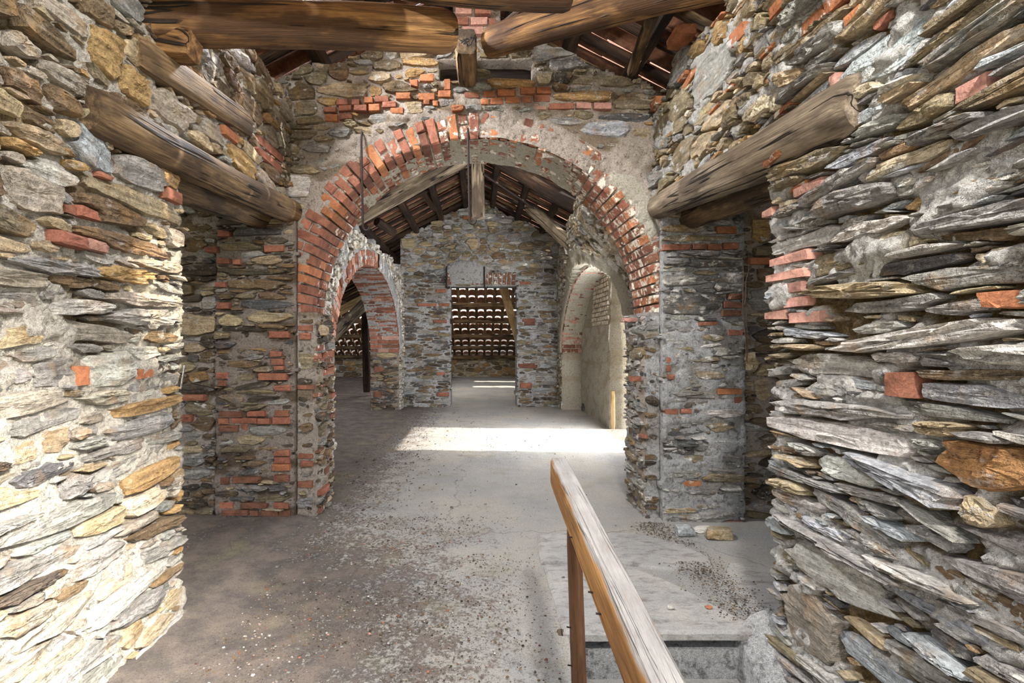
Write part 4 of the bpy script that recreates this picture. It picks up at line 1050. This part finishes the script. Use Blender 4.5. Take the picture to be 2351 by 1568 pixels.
# hip: slopes down to the end wall
TH = tile_mesh(.235, .285)
hz = lambda Y: .66 + .55 * (16.5 - Y)
hs = 1 / math.hypot(1, .55); hipseen = lambda w: (-1.1 < w.x < 1.6 and 12.4 < w.y) or (-5.0 < w.x < -3.2 and w.y > 14.6)
RH = roof('ceiling_back', (-6.2, 11.2, hz(11.2) + .07), (1, 0, 0), (0, hs, -.55 * hs), (0, .55 * hs, hs), 36, 17, .25, .365, hipseen, TH)
for Y in (11.8, 12.7, 13.5, 14.28, 15.05, 15.72, 16.3):
    k += 1; beam_child(RH, 'purlin', (-6.2, Y, hz(Y) - .09), (2.4, Y, hz(Y) - .09), .055, W_BROWN, (1, 1.1), k, 16)
for i in range(36):
    X = -6.325 + .25 * i; k += 1
    beam_child(RH, 'rafter', (X, 11.2, hz(11.2)), (X, 16.6, hz(16.6)), .042, W_BROWN, (1, 1), k, 6)

# ================================================================== loose timbers
def timber(name, A, B, ra, rb, mat, label, group=None, cat='beam', **kw):
    return tag(log(name, A, B, ra, rb, mat, **kw), label, cat, group)
timber('timber_log', (-1.45, 1.86, 2.425), (-.15, 2.50, 2.80), .085, .105, W_AMBER, 'thick amber log spanning from the left wall to the brick peak, long crack along it', seed=1, bend=(0, 0, .015), seg=40, sides=28, wob=.09)
timber('timber_log', (.05, 2.95, 3.02), (1.45, 2.12, 2.90), .085, .115, W_AMBER, 'thick pale brown log rising from the brick peak to the right wall top', seed=2, bend=(0, 0, .02), seg=40, sides=28, wob=.08)
timber('timber_log', (-.40, 2.22, 2.885), (.44, 2.30, 2.865), .09, .085, W_AMBER, 'short round log lying across above the brick peak, underside lit', seed=3, seg=30, sides=24, bend=(0, 0, -.02))
timber('timber_log', (-1.50, 1.62, 2.50), (-.25, 2.02, 2.78), .07, .085, W_BROWN, 'dark log lying on top of the amber log by the left wall', seed=4, seg=30)
timber('timber_stub', (-1.40, 1.97, 2.44), (-1.16, 1.97, 2.40), .07, .06, W_AMBER, 'short cut log end jutting from the left wall below the amber log', seed=5, seg=8, square=.3)
timber('squared_timber', (-1.31, 1.80, 2.285), (-1.30, 2.66, 2.385), .062, .062, W_BROWN, 'squared brown timber let into the upper left wall, splintered edge', seed=6, square=.8, wob=.05, seg=24)
timber('lintel_log', (-1.285, 1.56, 1.955), (-1.275, 3.32, 2.085), .080, .078, W_BROWN, 'round lintel log carrying the left wall above its side opening', seed=7, seg=40, sides=26, bend=(0, 0, -.012))
timber('lintel_log', (-1.47, 2.0, 1.92), (-1.46, 3.32, 2.03), .075, .07, W_BROWN, 'second lintel log behind the first under the left wall', seed=8, seg=30)
timber('lintel_log', (1.235, 1.50, 1.945), (1.215, 3.32, 2.115), .115, .083, W_GREY, 'knotty grey lintel log carrying the right wall above its side opening', seed=9, seg=40, sides=28, wob=.07)
timber('lintel_log', (1.44, 1.85, 1.935), (1.42, 3.32, 2.04), .085, .08, W_BROWN, 'second brown lintel log behind the knotty grey one, right opening', seed=10, seg=30)
timber('beam_end', (-.078, 3.26, 2.985), (-.078, 2.86, 2.975), .062, .064, W_BROWN, 'squared upright-grained beam end jutting out above the dark socket, split down the middle', seed=11, square=.55, sq=(1, 1.25), seg=10)
timber('wood_block', (.08, 3.16, 3.17), (.36, 3.17, 3.165), .042, .036, W_AMBER, 'short split wood block lying on the dark wall socket', seed=12, square=.8, sq=(1, 1), seg=10, cat='block')
timber('socket_beam', (-.27, 3.47, 3.055), (.36, 3.47, 3.055), .068, .068, W_DARK, 'blackened timber set deep in the socket over the arch crown', seed=13, square=.7, seg=12)
timber('roof_strut', PX(1500, 30, 2.55), PX(1450, 165, 3.28), .035, .034, W_BROWN, 'dark round pole slanting down to the wall top beside the glowing tiles', seed=14, seg=16)
timber('slanting_lath', (.12, 2.92, 3.10), (.42, 2.60, 3.15), .014, .014, W_DARK, 'thin dark lath slanting beside the pale brown log at the peak', seed=15, seg=8, cat='lath')
# truss in the middle bay
TY = 6.2
timber('king_post', (-.02, TY, 2.78), (-.02, TY, 3.72), .086, .086, W_GREY, 'pale grey hanging king post in the roof truss behind the arch', seed=16, square=.7, seg=16, cat='post')
timber('truss_rafter', (-2.3, TY - .05, 2.40), (-.10, TY - .05, 3.60), .11, .10, W_GREY, 'wide grey truss timber rising to the king post, left slope', seed=17, square=.6, sq=(.6, 1.15), seg=30)
timber('truss_rafter', (2.2, TY - .05, 2.45), (.08, TY - .05, 3.62), .10, .09, W_DARK, 'dark curved truss log descending from the king post, right slope', seed=18, seg=30, bend=(0, 0, -.06))
timber('roof_strut', PX(1215, 475, 7.0), PX(1325, 575, 6.6), .085, .09, W_GREY, 'pale round log strut with cut end leaning under the right roof slope', seed=19, seg=20)
timber('roof_strut', PX(965, 430, 7.4), PX(1000, 480, 8.0), .05, .05, W_DARK, 'dark short strut crossing under the left roof slope', seed=20, square=.7, seg=8)
timber('roof_strut', PX(865, 508, 6.9), PX(905, 535, 7.2), .07, .06, W_DARK, 'dark stub log by the top of the left side arch', seed=21, seg=8)
timber('iron_tie_rod', PX(1110, 400, 6.1), PX(1230, 480, 6.9), .014, .014, IRON, 'thin dark tie rod slanting from the king post to the pale strut', seed=22, seg=6, cat='rod', wob=.0)
# far room
A_, B_ = np.array(PX(1150, 640, 9.6)), np.array(PX(1195, 800, 10.9))
timber('leaning_plank', tuple(A_), tuple(A_ + (B_ - A_) * 1.74), .12, .07, W_PALE, 'pale plank leaning across the far doorway before the tiles', seed=23, square=.8, sq=(.75, .4), seg=16, cat='plank', up=(0, 1, 0))
# left gallery
timber('gallery_brace', PX(745, 790, 9.4), PX(845, 690, 9.9), .11, .10, W_GREY, 'grey brace timber seen through the left side arch', seed=24, square=.6, sq=(.8, 1), seg=14)
timber('gallery_plank', PX(740, 735, 9.8), PX(845, 680, 10.2), .09, .08, W_PALE, 'pale sunlit plank above the brace in the left gallery', seed=25, square=.8, sq=(.4, 1), seg=12, cat='plank')
timber('gallery_post', PX(838, 700, 10.6), PX(842, 900, 10.6), .07, .07, W_DARK, 'dark post standing in the left gallery beyond the side arch', seed=26, square=.6, seg=12, cat='post')
timber('fallen_board', (-1.95, 3.9, .0), (-2.28, 4.6, 1.35), .055, .05, W_BROWN, 'brown board leaning in the left aisle behind the opening', seed=27, square=.8, sq=(1, .35), seg=12, cat='board')
timber('fallen_board', (-2.3, 4.1, .02), (-2.05, 4.9, 1.6), .06, .055, W_GREY, 'grey board leaning behind the brown one in the left aisle', seed=28, square=.8, sq=(1, .35), seg=12, cat='board')
timber('metal_pole', PX(415, 893, 3.1), PX(424, 838, 3.1), .006, .006, ALU, 'short bright metal rod standing in the left opening by the corner', seed=29, seg=4, cat='rod', wob=0.)

# ================================================================== ironwork
def rod(px0, py0, py1, hook, label):
    x, Y, z0 = PX(px0, py0, 3.24); z1 = PX(px0, py1, 3.24)[2]
    pts = [(x, 3.32, z0 + .0), (x, 3.26, z0)] + [(x + .012 * (k / 10), 3.24, z0 + (z1 - z0) * k / 10) for k in range(1, 11)]
    for k in range(1, 8):
        a = math.pi * k / 7; pts.append((x + .012 + hook * .022 * (1 - math.cos(a)), 3.24, z1 - .028 * math.sin(a)))
    return tag(tube('hanging_rod', pts, .0075, IRON), label, 'rod', None)
rod(829, 300, 520, 1, 'long rusty rod with a bottom hook hanging over the red side of the arch')
rod(1074, 293, 505, 1, 'long rusty hooked rod hanging before the crown of the arch and the king post')
def far_hook(px0, label):
    x, _, z0 = PX(px0, 613, 8.85); z1 = PX(px0, 658, 8.85)[2]
    pts = [(x, 8.92, z0), (x, 8.84, z0), (x, 8.84, z1)] + [(x + .03 * (1 - math.cos(math.pi * k / 5)), 8.84, z1 - .03 * math.sin(math.pi * k / 5)) for k in range(1, 6)]
    return tag(tube('door_hook', pts, .014, IRON), label, 'hook')
far_hook(1025, 'black iron hook at the end of the far door head beside white plaster')
far_hook(1112, 'black iron hook over the middle of the far doorway')
def wire(px0, px1, y0, y1, label):
    a, b = PX(px0, y0, 3.20), PX(px1, y1, 3.19)
    pts = [(a[0], 3.31, a[2])] + [tuple(a[i] + (b[i] - a[i]) * t + (.006 * math.sin(t * 9) if i == 0 else 0) for i in range(3)) for t in np.linspace(0, 1, 12)]
    return tag(tube('wire', pts, .003, WIRE, 6), label, 'wire')
wire(1703, 1712, 575, 830, 'rusted wire hanging down the recess to a tied round stone')
wire(1718, 1714, 577, 835, 'rusted wire beside the first, bowing a little, right recess')
wire(1722, 1708, 590, 700, 'short rusted wire crossing the two long ones in the recess')

# ================================================================== handrail
HR = empty('handrail', (.315, 1.5, 0))
tag(HR, 'worn wooden handrail with grey weathered top at the head of the stair', 'handrail')
A, B = np.array((.322, 1.955, .675)), np.array((.30, .30, .555))
o = log('rail', tuple(A), tuple(B), .0345, .0345, W_RAIL, 40, 28, .012, square=.75, sq=(1.0, 1.68), seed=0, cap_round=.12)
parent_keep(o, HR)
o = log('post', (.303, 1.55, .61), (.338, 1.50, -.72), .0215, .0225, W_POST, 20, 16, .02, square=.8, seed=31); parent_keep(o, HR)
o['label'] = 'brown square post'
for t, s_ in ((.30, -1), (.47, -1), (.52, 1), (.66, -1)):
    p = A + (B - A) * t
    o = tube('nail', [(p[0] - .034, p[1], p[2] - .03), (p[0] - .046, p[1] + .002, p[2] - .029)], .0026, IRON, 6); parent_keep(o, HR)
for z in (.18, -.02, .30):
    o = tube('nail', [(.303 + (.61 - z) * .0263 - .02, 1.52, z), (.303 + (.61 - z) * .0263 - .036, 1.518, z + .004)], .0024, IRON, 6); parent_keep(o, HR)
timber('edge_board', (.335, 2.02, -.02), (.342, 1.62, -.34), .05, .05, W_GREY, 'thin grey board leaning down the stairwell edge beside the handrail post', seed=32, square=.85, sq=(.3, 1), seg=14, cat='board')

# ================================================================== rubble and debris
def rock(name, loc, r, sc, mat, col, label, wash=.3, seed=0, cat='rock', group=None):
    import bmesh
    bm = bmesh.new(); bmesh.ops.create_icosphere(bm, subdivisions=3, radius=1)
    for v_ in bm.verts:
        p = v_.co.copy(); n = noise.noise(p * 1.1 + Vector((seed, 0, 0))) * .5 + noise.noise(p * 3 + Vector((0, seed, 0))) * .15
        q = p * (1 + n); q = Vector((max(-.85, min(.85, q.x)), max(-.85, min(.85, q.y)), max(-.7, min(.75, q.z))))
        v_.co = Vector((q.x * sc[0], q.y * sc[1], q.z * sc[2])) * r
    V = [tuple(v_.co + Vector(loc)) for v_ in bm.verts]; Fc = [tuple(v_.index for v_ in f_.verts) for f_ in bm.faces]; bm.free()
    G = np.array(V) + seed
    return tag(obj(name, V, Fc, mat, None, tuple(vary(C[col])) + (wash,), G, True, 40, loc=loc), label, cat, group)
def FP(px, py, z=0.0):
    Y = (CH - z) * F / (py - CY); return ((px - CX) * Y / F, Y, z)
def on(px, py, dz): x, y_, z = FP(px, py); return (x, y_, dz)
rock('loose_rock', on(1572, 1228, .03), .055, (1.1, .8, .75), STONE, 'blue', 'small blue-grey rock lying at the foot of the right pier', .2, 3)
rock('loose_rock', on(1650, 1235, .03), .075, (1.3, .8, .5), STONE, 'tan', 'flat tan rock lying at the foot of the right pier, next to the blue-grey one', .5, 5)
rock('loose_rock', on(1612, 1222, .02), .05, (1.3, .7, .45), STONE, 'pale', 'pale chalky lump between the blue-grey and the flat tan rock', .9, 8)
rock('loose_rock', on(1345, 945, .08), .09, (1, 1, .9), STONE, 'slate', 'dark rock in the far corner beside the sunlit doorway wall', .0, 9)
rock('brick_fragment', PX(1445, 735, 3.36), .04, (1.5, 1, .5), BRICK, 'Bp', 'broken brick lying on the right impost under the arch', .3, 12, 'brick')
rock('loose_stone', on(1540, 1408, .028), .018, (1, .6, .5), STONE, 'pale', 'small white pebble on the landing flagstone', .9, 13, 'stone')
rock('brick_chip', on(1627, 1406, .024), .014, (1.2, .8, .5), BRICK, 'Bo', 'small orange brick chip on the landing flagstone', .0, 14, 'brick chip')
def scatter(name, n, mat, cols, region, smin, smax, wash):
    V, Fc, T, G = [], [], [], []
    for i in range(n):
        x, y_ = region()
        s_ = random.uniform(smin, smax) * random.choice((1, 1, 1, 1.7)); a = random.uniform(0, 6.28); o_ = len(V)
        col = vary(C[random.choice(cols)], .3); zb_ = .004 if not (x > .35 and y_ < 2.6 and y_ > 1.99) else .018
        if x > .36 and x < 1.1 and y_ < 1.98: zb_ = -.185
        k_ = random.choice((4, 5, 6))
        for h in (0, 1):
            for j in range(k_):
                th = a + j * 6.283 / k_; r_ = s_ * random.uniform(.7, 1.15) * (1 if h == 0 else .7)
                V.append((x + math.cos(th) * r_ * 1.3, y_ + math.sin(th) * r_, zb_ + h * s_ * random.uniform(.5, .9)))
        Fc.append(tuple(o_ + k_ + j for j in range(k_)))
        for j in range(k_): j2 = (j + 1) % k_; Fc.append((o_ + j, o_ + j2, o_ + k_ + j2, o_ + k_ + j))
        T += [col + (wash,)] * (2 * k_)
    G = np.array(V) * 1.0
    o = obj(name, V, Fc, mat, None, np.array(T), G, kind='stuff'); return o
def reg_front():
    while True:
        y_ = random.uniform(1.5, 3.3); x = random.gauss(-.55, .55)
        if -1.25 < x < .30 and noise.noise(Vector((x * 3, y_ * 3, 2))) > -.25: return x, y_
def reg_left():
    while True:
        y_ = random.uniform(3.0, 8.6); x = random.gauss(-.95, .3)
        if -1.3 < x < 1: 
            if y_ > 3.85 or abs(x) < 1.0: return x, y_
def reg_any():
    while True:
        y_ = random.uniform(1.9, 8.6); x = random.uniform(-1.2, 1.15)
        if (x < .32 or y_ > 2.05) and not (3.1 < y_ < 3.85 and abs(x) > 1.0): return x, y_
def reg_right(): y_ = random.uniform(2.05, 3.2); return 1.18 - (y_ - 2.05) * .05 + random.gauss(.0, .07), y_
tag(scatter('debris', 5200, STONE, ('dark', 'brown', 'dark', 'brown', 'grey', 'pale'), reg_front, .0009, .0034, .2), 'dark crumbs of earth and stone scattered over the front floor', 'debris')
tag(scatter('brick_crumbs', 420, BRICK, ('B', 'Bo', 'Bp', 'Bd'), reg_front, .001, .0036, .1), 'red brick crumbs scattered over the front floor', 'debris')
tag(scatter('dark_crumbs', 900, STONE, ('dark', 'slate', 'brown'), reg_left, .002, .0065, .1), 'dark crumbs gathered along the foot of the left wall behind the arch', 'debris')
tag(scatter('sparse_crumbs', 260, STONE, ('dark', 'slate', 'grey'), reg_any, .002, .006, .2), 'sparse dark crumbs over the pale concrete floor', 'debris')
tag(scatter('twig_litter', 2600, STONE, ('dark', 'dark', 'brown'), reg_right, .0008, .0032, .0), 'brown twig litter in the gutter beside the landing flagstones', 'debris')
